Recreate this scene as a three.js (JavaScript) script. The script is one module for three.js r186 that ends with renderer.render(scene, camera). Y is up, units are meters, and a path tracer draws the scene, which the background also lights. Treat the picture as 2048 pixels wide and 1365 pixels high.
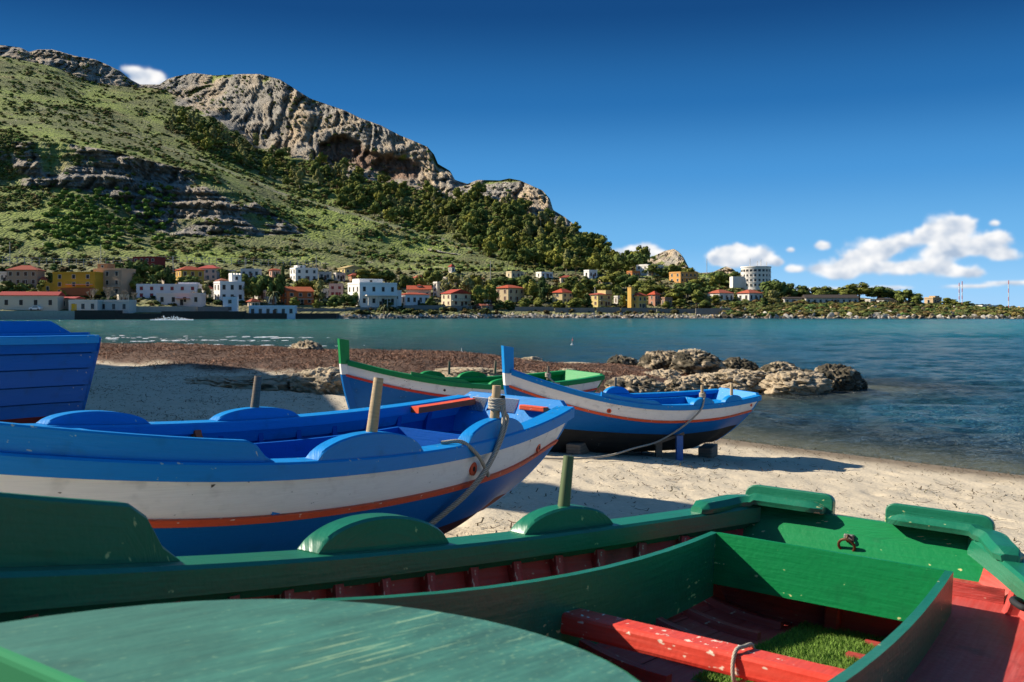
import * as THREE from 'three';
import { mergeGeometries } from 'three/addons/utils/BufferGeometryUtils.js';
import { ImprovedNoise } from 'three/addons/math/ImprovedNoise.js';

// ---------------------------------------------------------------- camera, sky, sun, exposure
const scene = new THREE.Scene();
const EYE = 2.5, FOC = 1950;                 // eye height above the sea; lens (pixels of a 2048 wide frame)
const camera = new THREE.PerspectiveCamera(2 * Math.atan(739 / FOC) * 180 / Math.PI, 2048 / 1478, 0.05, 9000);
camera.position.set(0, EYE, 0);
camera.setViewOffset(2048, 1478, 0, 113, 2048, 1365);
camera.focus = 11; camera.userData.fStop = 9;
const renderer = new THREE.WebGLRenderer({ antialias: true });
renderer.toneMapping = THREE.LinearToneMapping;
renderer.toneMappingExposure = 1.68;
renderer.shadowMap.enabled = true;

const SUN_AZ = 12 * Math.PI / 180, SUN_EL = 34.5 * Math.PI / 180;   // from the left, a little beyond the boats
const sunDir = new THREE.Vector3(-Math.cos(SUN_AZ) * Math.cos(SUN_EL), Math.sin(SUN_EL), -Math.sin(SUN_AZ) * Math.cos(SUN_EL));
const sun = new THREE.DirectionalLight(new THREE.Color().setRGB(1.0, 0.90, 0.75), 5);
sun.target.position.set(0, 0, -400); sun.position.copy(sunDir).multiplyScalar(1500).add(sun.target.position);
sun.castShadow = true; sun.shadow.mapSize.set(4096, 4096);
Object.assign(sun.shadow.camera, { left: -1100, right: 1100, top: 900, bottom: -900, near: 10, far: 4000 });
scene.add(sun, sun.target);

// ---------------------------------------------------------------- small tools
const perlin = new ImprovedNoise();
const noise = (x, y, z) => perlin.noise(x, y, z);
function fbm(x, y, z, oct = 4, gain = 0.5) { let a = 1, s = 0, t = 0; for (let i = 0; i < oct; i++) { s += a * noise(x, y, z); t += a; a *= gain; x = x * 2.03 + 17.1; y = y * 2.03 + 5.3; z = z * 2.03 + 9.7; } return s / t; }
function ridged(x, y, z, oct = 4) { let a = 1, s = 0, t = 0; for (let i = 0; i < oct; i++) { s += a * (1 - 2 * Math.abs(noise(x, y, z))); t += a; a *= 0.55; x = x * 2.1 + 3.7; y = y * 2.1 + 11.9; z = z * 2.1 + 7.3; } return s / t; }
function RNG(seed) { let s = seed | 0; return () => { s = (s + 0x6d2b79f5) | 0; let t = Math.imul(s ^ (s >>> 15), 1 | s); t = (t + Math.imul(t ^ (t >>> 7), 61 | t)) ^ t; return ((t ^ (t >>> 14)) >>> 0) / 4294967296; }; }
const clamp = (x, a = 0, b = 1) => Math.min(b, Math.max(a, x));
const lerp = (a, b, t) => a + (b - a) * t;
const smooth = (a, b, x) => { const t = clamp((x - a) / (b - a)); return t * t * (3 - 2 * t); };
function curve(points) {            // piecewise linear, softened a little: [[x, y], ...]
  return (x) => {
    if (x <= points[0][0]) return points[0][1];
    for (let i = 1; i < points.length; i++) if (x <= points[i][0]) { const [a, b] = [points[i - 1], points[i]]; return lerp(a[1], b[1], (x - a[0]) / (b[0] - a[0])); }
    return points[points.length - 1][1];
  };
}
const taken = {};
function numbered(name) { const n = taken[name] = (taken[name] ?? -1) + 1; return n ? `${name}_${String(n).padStart(3, '0')}` : name; }
function tag(o, label, category, group) { o.userData.label = label; o.userData.category = category; if (group) o.userData.group = group; return o; }
function shade(o) { o.traverse((c) => { if (c.isMesh) { c.castShadow = true; c.receiveShadow = true; } }); return o; }
function mesh(name, geo, mat, parent) { const m = new THREE.Mesh(geo, mat); m.name = parent ? name : numbered(name); m.castShadow = m.receiveShadow = true; (parent || scene).add(m); return m; }
function thing(name, label, category, pos = [0, 0, 0], turn = 0, group) { const g = new THREE.Group(); g.name = numbered(name); g.position.set(...pos); g.rotation.y = turn; tag(g, label, category, group); scene.add(g); return g; }
function structure(name, geo, mat, kind = 'structure') { const m = mesh(name, geo, mat); m.userData.kind = kind; return m; }
function copyOf(root, label, group) { const c = root.clone(); c.name = numbered(root.name.replace(/_\d{3}$/, '')); c.userData = { ...root.userData, label }; if (group) c.userData.group = group; scene.add(c); return c; }
const C = (r, g, b) => new THREE.Color().setRGB(r, g, b);
const hex = (h) => new THREE.Color(h);
function std(color, roughness = 0.85, more = {}) { return new THREE.MeshStandardMaterial({ color: color.isColor ? color : hex(color), roughness, ...more }); }

// grid(nu, nv, f): a sheet through f(i / nu, j / nv) -> [x, y, z, u, v]
function grid(nu, nv, f, flip = false) {
  const p = [], uv = [], ix = [];
  for (let j = 0; j <= nv; j++) for (let i = 0; i <= nu; i++) { const q = f(i / nu, j / nv); p.push(q[0], q[1], q[2]); uv.push(q[3] ?? i / nu, q[4] ?? j / nv); }
  for (let j = 0; j < nv; j++) for (let i = 0; i < nu; i++) { const a = j * (nu + 1) + i, b = a + 1, c = a + nu + 1, d = c + 1; flip ? ix.push(a, c, b, b, c, d) : ix.push(a, b, c, b, d, c); }
  const g = new THREE.BufferGeometry();
  g.setAttribute('position', new THREE.Float32BufferAttribute(p, 3)); g.setAttribute('uv', new THREE.Float32BufferAttribute(uv, 2)); g.setIndex(ix); g.computeVertexNormals();
  return g;
}
// skin(rings): a closed tube through rings of equal length (arrays of [x, y, z]), capped at both ends; creased by flat shading of its long edges
function skin(rings, closedEnds = true) {
  const n = rings[0].length, p = [], uv = [], ix = [];
  let len = 0;
  rings.forEach((r, j) => {
    if (j) len += Math.hypot(...r[0].map((c, k) => c - rings[j - 1][0][k]));
    let around = 0;
    for (let i = 0; i <= n; i++) { const q = r[i % n]; if (i) around += Math.hypot(...q.map((c, k) => c - r[(i - 1) % n][k])); p.push(...q); uv.push(len, around); }
  });
  for (let j = 0; j + 1 < rings.length; j++) for (let i = 0; i < n; i++) { const a = j * (n + 1) + i, b = a + 1, c = a + n + 1, d = c + 1; ix.push(a, c, b, b, c, d); }
  if (closedEnds) for (const [j, rev] of [[0, 0], [rings.length - 1, 1]]) {
    const s = p.length / 3; rings[j].forEach((q) => { p.push(...q); uv.push(q[0], q[2]); });
    for (let i = 1; i + 1 < n; i++) rev ? ix.push(s, s + i + 1, s + i) : ix.push(s, s + i, s + i + 1);
  }
  const g = new THREE.BufferGeometry();
  g.setAttribute('position', new THREE.Float32BufferAttribute(p, 3)); g.setAttribute('uv', new THREE.Float32BufferAttribute(uv, 2)); g.setIndex(ix);
  return creased(g, 0.6);
}
function creased(g, angle) {           // split normals at edges sharper than angle
  const f = g.index ? g.toNonIndexed() : g, p = f.attributes.position, n = p.count, face = [], map = new Map(), key = (i) => `${Math.round(p.getX(i) * 1e4)},${Math.round(p.getY(i) * 1e4)},${Math.round(p.getZ(i) * 1e4)}`;
  const a = new THREE.Vector3(), b = new THREE.Vector3(), c = new THREE.Vector3();
  for (let i = 0; i < n; i += 3) {
    a.fromBufferAttribute(p, i); b.fromBufferAttribute(p, i + 1).sub(a); c.fromBufferAttribute(p, i + 2).sub(a); b.cross(c); face.push(b.clone());
    for (let k = 0; k < 3; k++) { const s = key(i + k); if (!map.has(s)) map.set(s, []); map.get(s).push(i / 3); }
  }
  const cos = Math.cos(angle), out = new Float32Array(n * 3), unit = face.map((v) => v.clone().normalize());
  for (let i = 0; i < n; i++) { const me = unit[i / 3 | 0]; a.set(0, 0, 0); for (const k of map.get(key(i))) if (unit[k].dot(me) > cos) a.add(face[k]); a.normalize(); out[i * 3] = a.x; out[i * 3 + 1] = a.y; out[i * 3 + 2] = a.z; }
  f.setAttribute('normal', new THREE.BufferAttribute(out, 3)); return f;
}
function box(w, h, d, x = 0, y = 0, z = 0, turn = 0) { const g = new THREE.BoxGeometry(w, h, d); if (turn) g.rotateY(turn); g.translate(x, y, z); return g; }
function join(list) { return mergeGeometries(list.map((g) => { const q = g.index ? g.toNonIndexed() : g; for (const k of Object.keys(q.attributes)) if (!['position', 'normal', 'uv'].includes(k)) q.deleteAttribute(k); if (!q.attributes.uv) q.setAttribute('uv', new THREE.Float32BufferAttribute(new Float32Array(q.attributes.position.count * 2), 2)); return q; })); }
function tube(points, r, sides = 8, seg = 40, closed = false) { const c = new THREE.CatmullRomCurve3(points.map((p) => new THREE.Vector3(...p)), closed); return new THREE.TubeGeometry(c, seg, r, sides, closed); }
function dataTexture(size, f, srgb = true, repeat) {       // f(u, v) -> [r, g, b] 0..1
  const d = new Uint8Array(size * size * 4);
  for (let j = 0; j < size; j++) for (let i = 0; i < size; i++) { const c = f(i / size, j / size), k = (j * size + i) * 4; d[k] = clamp(c[0]) * 255; d[k + 1] = clamp(c[1]) * 255; d[k + 2] = clamp(c[2]) * 255; d[k + 3] = 255; }
  const t = new THREE.DataTexture(d, size, size, THREE.RGBAFormat);
  t.wrapS = t.wrapT = THREE.RepeatWrapping; t.magFilter = THREE.LinearFilter; t.minFilter = THREE.LinearMipmapLinearFilter; if (srgb) t.colorSpace = THREE.SRGBColorSpace; if (repeat) t.repeat.set(...repeat); t.needsUpdate = true; return t;
}
// noise that wraps round a tile of side 1
function tiled(u, v, freq, oct = 4, seed = 0, stretch = 1) {
  let s = 0, t = 0, a = 1, f = freq;
  for (let o = 0; o < oct; o++) {
    const p = Math.round(f), q = Math.max(1, Math.round(f * stretch)), x = u * p, y = v * q, fx = u, fy = v;
    const n = (dx, dy) => noise(x - dx * p + seed * 7.7, y - dy * q + seed * 3.1, seed + o * 9.2);
    s += a * lerp(lerp(n(0, 0), n(1, 0), fx), lerp(n(0, 1), n(1, 1), fx), fy) * 1.4; t += a; a *= 0.55; f *= 2;
  }
  return s / t;
}
// ---------------------------------------------------------------- sky: clear deep blue air with low cumulus
{
  const W = 4096, Hh = 2048, data = new Float32Array(W * Hh * 4);
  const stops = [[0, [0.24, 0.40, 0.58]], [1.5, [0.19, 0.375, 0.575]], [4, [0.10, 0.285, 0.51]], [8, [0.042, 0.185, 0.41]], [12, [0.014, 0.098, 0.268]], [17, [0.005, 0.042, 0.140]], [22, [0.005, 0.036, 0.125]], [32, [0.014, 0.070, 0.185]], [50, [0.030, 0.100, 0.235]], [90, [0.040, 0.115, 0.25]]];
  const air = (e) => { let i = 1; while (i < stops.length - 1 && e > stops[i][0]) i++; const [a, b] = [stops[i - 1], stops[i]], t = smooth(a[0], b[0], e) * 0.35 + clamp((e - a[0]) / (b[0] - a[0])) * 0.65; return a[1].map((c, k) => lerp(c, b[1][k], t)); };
  // puffs: azimuth and elevation in degrees (0 = straight ahead, right positive), half sizes
  const puffs = [];
  const add = (x, y, rx, ry) => { const dx = (x - 1024) / FOC, dy = (626 - y) / FOC; rx *= 1.02; ry *= 1.12; puffs.push([Math.atan(dx) * 57.2958, Math.atan(dy / Math.hypot(1, dx)) * 57.2958, rx / FOC * 57.2958 / (1 + dx * dx), ry / FOC * 57.2958 / Math.hypot(1, dx)]); };
  for (const p of [[1740, 512, 52, 30], [1712, 530, 40, 24], [1762, 500, 30, 18], [1800, 486, 36, 20], [1893, 462, 50, 27], [1925, 452, 28, 17], [1860, 475, 34, 18], [1965, 492, 62, 26], [1990, 478, 30, 18], [1900, 500, 60, 18], [1655, 541, 38, 18], [1690, 548, 40, 14], [1868, 534, 56, 20], [1800, 540, 50, 14], [1925, 545, 40, 12], [2010, 512, 30, 12],
    [1490, 515, 58, 24], [1450, 517, 34, 19], [1525, 520, 30, 20], [1475, 500, 24, 12], [1555, 525, 12, 9], [1262, 506, 40, 12], [1290, 500, 26, 12], [1230, 510, 22, 8], [1320, 510, 20, 9], [1646, 493, 17, 10], [1990, 447, 10, 6], [1590, 538, 20, 10], [1582, 500, 9, 5],
    [286, 152, 30, 15], [262, 142, 20, 10], [312, 157, 24, 12], [300, 166, 40, 10], [1945, 573, 60, 4], [2030, 566, 60, 5], [1650, 580, 80, 5], [1760, 577, 70, 4]]) add(...p);
  const r = RNG(5);
  for (let k = 0; k < 26; k++) { const az = 40 + k * 11 + r() * 6, el = 2 + r() * 6; for (let j = 0; j < 5; j++) puffs.push([az + (r() - 0.5) * 5, el + (r() - 0.4) * 1.3, 0.8 + r() * 1.2, 0.4 + r() * 0.6]); }
  const cell = new Map();
  for (const p of puffs) for (let a = Math.floor(p[0] - p[2] * 2.2); a <= p[0] + p[2] * 2.2; a++) { const k = ((a % 360) + 360) % 360; if (!cell.has(k)) cell.set(k, []); cell.get(k).push(p); }
  for (let j = 0; j < Hh; j++) {
    const el = ((j + 0.5) / Hh - 0.5) * 180, base = air(Math.max(0, el));
    for (let i = 0; i < W; i++) {
      // three.js equirect: u = atan2(z, x) / 2pi + 0.5
      const phi = ((i + 0.5) / W - 0.5) * 360, az = ((phi + 90 + 540) % 360) - 180, k = (j * W + i) * 4;
      // brighter air round the sun, as on any clear day
      const ca = Math.cos(el * Math.PI / 180), phir = phi * Math.PI / 180, ang = Math.acos(clamp(ca * Math.cos(phir) * sunDir.x + Math.sin(el * Math.PI / 180) * sunDir.y + ca * Math.sin(phir) * sunDir.z, -1, 1)) * 57.2958, glow = 0.55 * Math.exp(-((ang / 13) ** 2)) + 0.16 * Math.exp(-ang / 11);
      let c = glow > 0.004 ? [base[0] + glow, base[1] + glow * 0.97, base[2] + glow * 0.92] : base;
      const under = c;
      if (el > -0.5 && el < 22) {
        const near = cell.get(((Math.floor(az) % 360) + 360) % 360);
        if (near) {
          const wob = 0.75 * fbm(az * 1.05, el * 1.3, 3.3, 6, 0.55), wob2 = 0.75 * fbm(az * 1.05 + 40, el * 1.3, 8.8, 6, 0.55);
          let d = 0, top = 0;
          for (const p of near) { let da = az - p[0]; if (da > 180) da -= 360; if (da < -180) da += 360; const q = Math.hypot(da / p[2] + wob, (el - p[1]) / (p[3] * (el < p[1] ? 0.75 : 1)) + wob2); const s = smooth(1.42, 0.4, q); if (s > 0) { top += s * ((el - p[1]) / p[3]); d += s; } }
          if (d > 0) {
            const t = top / d, dens = smooth(0.03, 1.0, d), lit = clamp(0.58 + 0.45 * t + 1.0 * (fbm(az * 0.8 - 0.16, el * 1.1 + 0.14, 1.1, 4, 0.5) - fbm(az * 0.8 + 0.16, el * 1.1 - 0.14, 1.1, 4, 0.5)) + 0.5 * fbm(az * 0.8, el, 6, 3));
            const cc = [lerp(0.26, 0.62, lit), lerp(0.32, 0.61, lit), lerp(0.41, 0.60, lit)], a = clamp(dens) * 0.96;
            c = under.map((b, n) => lerp(b, cc[n], a));
          }
        }
      }
      data[k] = c[0]; data[k + 1] = c[1]; data[k + 2] = c[2]; data[k + 3] = 1;
    }
  }
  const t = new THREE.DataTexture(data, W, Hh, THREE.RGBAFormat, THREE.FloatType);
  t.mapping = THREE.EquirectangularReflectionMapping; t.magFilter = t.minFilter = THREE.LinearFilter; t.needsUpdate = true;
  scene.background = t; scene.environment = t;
}
// ---------------------------------------------------------------- the far shore: hills, cliffs and the ground of the village
// Levels from the shore up to the ridge. x is a bearing (pixels of the frame, 1024 = straight ahead), y the height seen, d metres away.
const ridgeY = curve([[-420, 60], [-200, 74], [0, 90], [40, 95], [58, 104], [75, 99], [105, 99], [150, 112], [190, 119], [215, 130], [240, 142], [262, 160], [280, 169], [318, 169], [335, 158], [350, 153], [388, 146], [430, 151], [480, 148], [520, 148], [560, 159], [590, 178], [620, 197], [660, 211], [690, 221], [720, 236], [760, 250], [800, 271], [830, 283], [855, 294], [868, 309], [876, 328], [900, 342], [910, 360], [935, 368], [955, 360], [1000, 361], [1018, 357], [1040, 361], [1062, 371], [1085, 381], [1100, 398], [1106, 420], [1126, 432], [1146, 447], [1162, 467], [1172, 481], [1200, 492], [1230, 512], [1250, 520], [1285, 519], [1308, 512], [1330, 502], [1348, 498], [1358, 504], [1368, 516], [1378, 536], [1400, 546], [1425, 545], [1440, 538], [1452, 533], [1466, 538], [1480, 550], [1520, 566], [1580, 580], [1650, 590], [1800, 602], [1900, 611], [2048, 617], [2400, 622]]);
const shoreY = curve([[-420, 642], [0, 640], [500, 638.5], [1000, 637], [1400, 637], [2048, 638], [2400, 640]]);
const shoreD = (x) => EYE * FOC / (shoreY(x) - 626);
const levels = [
  { y: shoreY, d: shoreD },
  { y: curve([[-420, 530], [0, 528], [300, 522], [600, 535], [900, 543], [1200, 549], [1300, 556], [1400, 573], [1500, 588], [1700, 608], [2048, 624], [2400, 627]]), d: curve([[-420, 500], [0, 500], [300, 520], [600, 550], [900, 570], [1200, 610], [1300, 585], [1400, 560], [1500, 530], [1700, 490], [2048, 470], [2400, 470]]) },
  { y: curve([[-420, 372], [0, 372], [150, 378], [215, 395], [300, 460], [340, 472], [450, 474], [575, 470], [610, 468], [800, 500], [1000, 526], [1200, 540], [1300, 548], [1400, 565], [1500, 580], [1700, 603], [2048, 622], [2400, 626]]), d: curve([[-420, 640], [0, 630], [215, 640], [300, 612], [450, 610], [575, 640], [620, 655], [800, 680], [1000, 650], [1200, 670], [1300, 610], [1400, 580], [1500, 550], [2048, 485]]) },
  { y: curve([[-420, 282], [0, 285], [120, 286], [210, 300], [330, 330], [420, 352], [480, 385], [540, 425], [580, 448], [615, 462], [800, 494], [1000, 522], [1200, 530], [1300, 541], [1400, 560], [1500, 575], [1700, 600], [2048, 621], [2400, 625]]), d: curve([[-420, 665], [0, 652], [210, 665], [330, 690], [420, 680], [540, 668], [620, 668], [800, 690], [1000, 660], [1200, 690], [1300, 625], [1400, 592], [1500, 560], [2048, 490]]) },
  { y: curve([[-420, 120], [0, 186], [230, 260], [420, 328], [560, 386], [700, 430], [880, 480], [1000, 516], [1100, 518], [1200, 520], [1300, 533], [1400, 556], [1500, 572], [1700, 597], [2048, 620], [2400, 624]]), d: curve([[-420, 1080], [0, 930], [230, 850], [420, 790], [560, 760], [700, 730], [880, 715], [1000, 690], [1200, 705], [1300, 640], [1400, 600], [1500, 570], [2048, 495]]) },
  { y: curve([[-420, 118], [0, 184], [230, 257], [420, 324], [560, 381], [700, 425], [880, 475], [1000, 512], [1100, 513], [1200, 516], [1300, 530], [1400, 554], [1500, 571], [1700, 596], [2048, 619.5], [2400, 623.5]]), d: curve([[-420, 1090], [0, 945], [230, 905], [420, 880], [560, 870], [700, 835], [880, 780], [1000, 710], [1200, 715], [1300, 645], [1400, 604], [1500, 574], [2048, 497]]) },
  { y: (x) => Math.max(ridgeY(x) + 2, cliffY(x)), d: curve([[-420, 1250], [0, 1190], [270, 1215], [330, 1190], [420, 1110], [520, 1060], [600, 1010], [800, 950], [1000, 880], [1160, 805], [1250, 735], [1330, 680], [1400, 630], [1500, 590], [2048, 505]]) },
  { y: ridgeY, d: curve([[-420, 1290], [0, 1225], [270, 1240], [330, 1235], [420, 1200], [520, 1110], [600, 1062], [800, 985], [1000, 925], [1160, 830], [1250, 760], [1330, 705], [1400, 650], [1500, 600], [2048, 520]]) },
];
function cliffY(x) { return cliffBase(x); }
const cliffBase = curve([[-420, 80], [0, 112], [60, 124], [110, 134], [160, 158], [200, 168], [270, 176], [315, 176], [340, 186], [380, 205], [420, 218], [470, 250], [520, 292], [560, 300], [610, 312], [650, 326], [700, 345], [750, 356], [800, 366], [850, 378], [900, 388], [935, 386], [1000, 394], [1050, 420], [1100, 440], [1150, 460], [1172, 483], [1230, 513], [1290, 524], [1320, 530], [1348, 534], [1375, 538], [1425, 546], [1452, 545], [1475, 552]]);
const ROWS = [34, 40, 44, 40, 5, 66, 64];
const smear = (f, x) => (f(x - 12) + f(x + 12) + 2 * f(x)) / 4;       // rounds the corners of the curves
function bearing(x) { return levels.map((l, k) => [k === 7 ? l.y(x) : k === 6 ? Math.max(ridgeY(x) + 1.5, smear(l.y, x)) : smear(l.y, x), smear(l.d, x)]); }
function landAt(x, seg, t, lv = bearing(x)) {                        // a point of the land and what grows there
  const [ya, da] = lv[seg], [yb, db] = lv[seg + 1];
  const y = lerp(ya, yb, t), rel = (x - 1024) / FOC;
  let tt = t;
  if (seg === 0) tt = t < 0.1 ? t * 0.25 : 0.025 + (t - 0.1) * 1.0833;     // a low rocky shelf at the water
  let d = lerp(da, db, tt);
  let rock = seg === 6 ? 1 : seg === 2 ? smooth(640, 560, x) : 0;
  let X = rel * d, Y = EYE + (626 - y) / FOC * d;
  const n1 = fbm(X * 0.010, Y * 0.012, d * 0.010, 4), n2 = fbm(X * 0.045 + 9, Y * 0.05, d * 0.045, 4);
  if (seg === 5) rock = smooth(0.84, 0.99, t + n1 * 0.30 + n2 * 0.25) * smooth(300, 420, x) * smooth(1180, 1100, x);
  if (seg === 6) rock = clamp(1.15 - smooth(0.30, 0.55, n1 + n2 * 0.6 + 0.25 * smooth(0.7, 1, t)) * 0.9);
  if (seg >= 5 && x > 1270) rock *= 0.55 + 0.7 * smooth(-0.1, 0.15, n2 + 0.5 * n1);
  if (seg === 2) rock *= clamp(1.25 - smooth(0.02, 0.25, n1 + 0.8 * n2));
  if (seg === 3) rock = 0.75 * smooth(0.30, 0.45, n2 + 0.5 * n1) * smooth(0.3, 0.0, t);
  if (seg === 1) rock = 0.7 * smooth(0.36, 0.5, n2 + 0.4 * n1);
  if (seg === 0) rock = smooth(0.11, 0.04, t) * smooth(600, 760, x);
  // relief along the line of sight: gullies and ribs in the cliffs, hummocks on the slopes
  const big = Math.min(1, d / 500) * (seg === 0 ? 0 : seg === 1 ? t : 1);
  const wx = X + 9 * n2 + 5 * noise(X * 0.06, Y * 0.06, 3), gully = ridged(wx * 0.026, Y * 0.007, d * 0.004 + 4, 3), crag = ridged(wx * 0.085, Y * 0.022, d * 0.02, 4), fine = ridged(wx * 0.26, Y * 0.085, d * 0.06, 4);
  const groove = (q, w) => 1 - smooth(0, w, Math.abs(q)), cracks = 13 * groove(noise(wx * 0.034, Y * 0.006, d * 0.003 + 1), 0.14) + 8 * groove(noise(wx * 0.09, Y * 0.016, 5), 0.16) + 4.5 * groove(noise(wx * 0.22, Y * 0.05, 9), 0.2) + 5 * groove(noise(X * 0.012 + n1, Y * 0.085, 7), 0.12);
  const strata = seg === 2 ? 9 * groove(noise(X * 0.008 + n1, Y * 0.11, 7), 0.16) + 5 * groove(noise(X * 0.02 + n1, Y * 0.26, 3), 0.2) - 0.15 * cracks : 0;
  let push = (n1 * 26 + n2 * 7) * big * (1 - 0.4 * rock) - rock * (gully * 6 + crag * 3.6 + fine * 5.2 - 0.55 * cracks - 0.6 * strata) * (seg === 0 ? 0.12 : 1);
  if (seg === 2 || seg === 6) {                                       // ledges
    const step = Y / (seg === 2 ? 13 : 24) + n1 * 1.6, f = step - Math.floor(step);
    push += rock * (smooth(0.0, 0.25, f) - f) * (seg === 2 ? 12 : 8);
  }
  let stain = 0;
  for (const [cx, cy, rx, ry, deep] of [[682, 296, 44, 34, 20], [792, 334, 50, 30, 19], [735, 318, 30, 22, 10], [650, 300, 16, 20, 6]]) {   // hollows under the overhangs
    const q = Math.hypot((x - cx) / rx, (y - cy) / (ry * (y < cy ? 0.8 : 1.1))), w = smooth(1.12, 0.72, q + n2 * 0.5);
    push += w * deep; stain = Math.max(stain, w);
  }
  if (x > 1230 && seg >= 3) push -= 7 * ridged(X * 0.05, Y * 0.09, d * 0.05, 4) + 4 * ridged(X * 0.16, Y * 0.2, 2, 3);
  if (t > 0.985 && seg === 6) push *= 0.3;
  d += push * (seg === 0 ? 0.2 : 1);
  return { x, y, d, p: [rel * d, EYE + (626 - y) / FOC * d, -d], rock, stain, n1, n2, crag, fine, seg, t };
}
function groundSeen(x, y) {                                            // the land met by the sight line through (x, y)
  const lv = bearing(x);
  for (let s = 0; s < 7; s++) if (y <= lv[s][0] + 0.01 && y >= lv[s + 1][0]) return landAt(x, s, clamp((lv[s][0] - y) / Math.max(0.01, lv[s][0] - lv[s + 1][0])), lv);
  return y > lv[0][0] ? landAt(x, 0, 0, lv) : landAt(x, 6, 1, lv);
}
const forest = (x, y) => {                                             // where the woods stand on the hill
  const top = curve([[330, 232], [420, 246], [520, 300], [640, 330], [740, 360], [860, 385], [960, 388], [1060, 425], [1160, 472], [1230, 515], [1290, 522]])(x), low = curve([[330, 262], [420, 310], [520, 350], [600, 384], [700, 424], [800, 452], [900, 480], [1000, 528], [1100, 548], [1290, 552]])(x);
  return x > 330 && x < 1290 ? smooth(top - 6, top + 10, y) * smooth(low + 4, low - 8, y) : 0;
};
{
  const X0 = -380, X1 = 2330, STEP = 2.6, nx = Math.round((X1 - X0) / STEP), rows = ROWS.reduce((a, b) => a + b) + 1 + 6;
  const pos = new Float32Array((nx + 1) * rows * 3), col = new Float32Array((nx + 1) * rows * 3), uvs = new Float32Array((nx + 1) * rows * 2), ix = [];
  for (let i = 0; i <= nx; i++) {
    const x = X0 + i * STEP, lv = bearing(x);
    let j = 0, last;
    const put = (p, c) => { const k = (j * (nx + 1) + i) * 3; pos.set(p, k); col.set(c, k); uvs.set([p[0] + p[2] * 0.15, p[1] - p[2] * 0.4], k / 3 * 2); j++; };
    for (let s = 0; s < 7; s++) for (let k = s ? 1 : 0; k <= ROWS[s]; k++) {
      const q = last = landAt(x, s, k / ROWS[s], lv), v = q.n2, w = q.n1, f = q.fine;
      // dry limestone: pale grey and ochre, streaked; hollows of reddish rock
      const ochre = smooth(-0.15, 0.35, fbm(q.p[0] * 0.02 + 50, q.p[1] * 0.02, q.d * 0.02, 3)), streak = noise(q.p[0] * 0.35, q.p[1] * 0.03, q.d * 0.2);
      const grey = s === 2 ? 0.55 : 1; let rk = [lerp(0.29, 0.45, ochre * grey), lerp(0.265, 0.35, ochre * grey), lerp(0.225, 0.235, ochre * grey)].map((c) => c * (1 + 0.35 * streak + 0.3 * noise(q.p[0] * 0.21, q.p[1] * 0.2, 8)) * (s === 2 ? 0.82 : 1));
      { const w = smooth(0.18, 0.42, noise(q.p[0] * 0.16, q.p[1] * 0.012, 4) + 0.35 * noise(q.p[0] * 0.5, q.p[1] * 0.05, 2)) * 0.6; rk = rk.map((c, n) => lerp(c, [0.13, 0.125, 0.115][n], w)); }
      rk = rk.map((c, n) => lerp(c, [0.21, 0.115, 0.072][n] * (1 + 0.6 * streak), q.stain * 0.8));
      // spring grass, olive scrub and earth
      const lush = smooth(-0.25, 0.35, fbm(q.p[0] * 0.012 + 7, 0, q.d * 0.012, 3) + 0.25 * v), dry = smooth(0.12, 0.42, fbm(q.p[0] * 0.03, 5, q.d * 0.03, 3));
      let gr = [lerp(0.118, 0.185, lush), lerp(0.136, 0.240, lush), lerp(0.038, 0.038, lush)];
      gr = gr.map((c, n) => lerp(c, [0.22, 0.175, 0.075][n], dry * 0.55) * (1 + 0.35 * v + 0.25 * w));
      if (s === 0) gr = gr.map((c, n) => lerp(c, [0.17, 0.135, 0.085][n] * (1 + v), 0.55));
      const speck = (s > 0 && s < 6) ? smooth(0.5, 0.66, noise(q.p[0] * 0.5, q.p[1] * 0.5, q.d * 0.22) + 0.25 * w) * 0.7 : 0;   // loose stones
      const m = Math.max(smooth(0.35, 0.65, q.rock + 0.25 * f * (q.rock > 0.05 ? 1 : 0) - 0.5 * smooth(0.15, 0.4, noise(q.p[0] * 0.13, q.p[1] * 0.2, q.d * 0.1)) * (s === 2 || s === 6 ? 1 : 0)), speck);
      if (s === 4 || (s === 3 && k > ROWS[3] - 3)) gr = gr.map((c, n) => lerp(c, [0.30, 0.27, 0.20][n], 0.55 * smooth(-0.1, 0.2, noise(q.p[0] * 0.08, 3, q.d * 0.08))));   // bare stony crest
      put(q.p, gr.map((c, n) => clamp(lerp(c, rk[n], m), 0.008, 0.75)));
    }
    for (let k = 1; k <= 6; k++) put([last.p[0] * (1 + 0.05 * k), last.p[1] - k * k * 2 - (last.p[1] > 60 ? k * 6 : k), last.p[2] * (1 + 0.05 * k)], [0.1, 0.1, 0.05]);
  }
  for (let j = 0; j + 1 < rows; j++) for (let i = 0; i < nx; i++) { const a = j * (nx + 1) + i, b = a + 1, c = a + nx + 1, d = c + 1; ix.push(a, b, c, b, d, c); }
  const g = new THREE.BufferGeometry();
  g.setAttribute('position', new THREE.BufferAttribute(pos, 3)); g.setAttribute('color', new THREE.BufferAttribute(col, 3)); g.setAttribute('uv', new THREE.BufferAttribute(uvs, 2)); g.setIndex(ix); g.computeVertexNormals();
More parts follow.
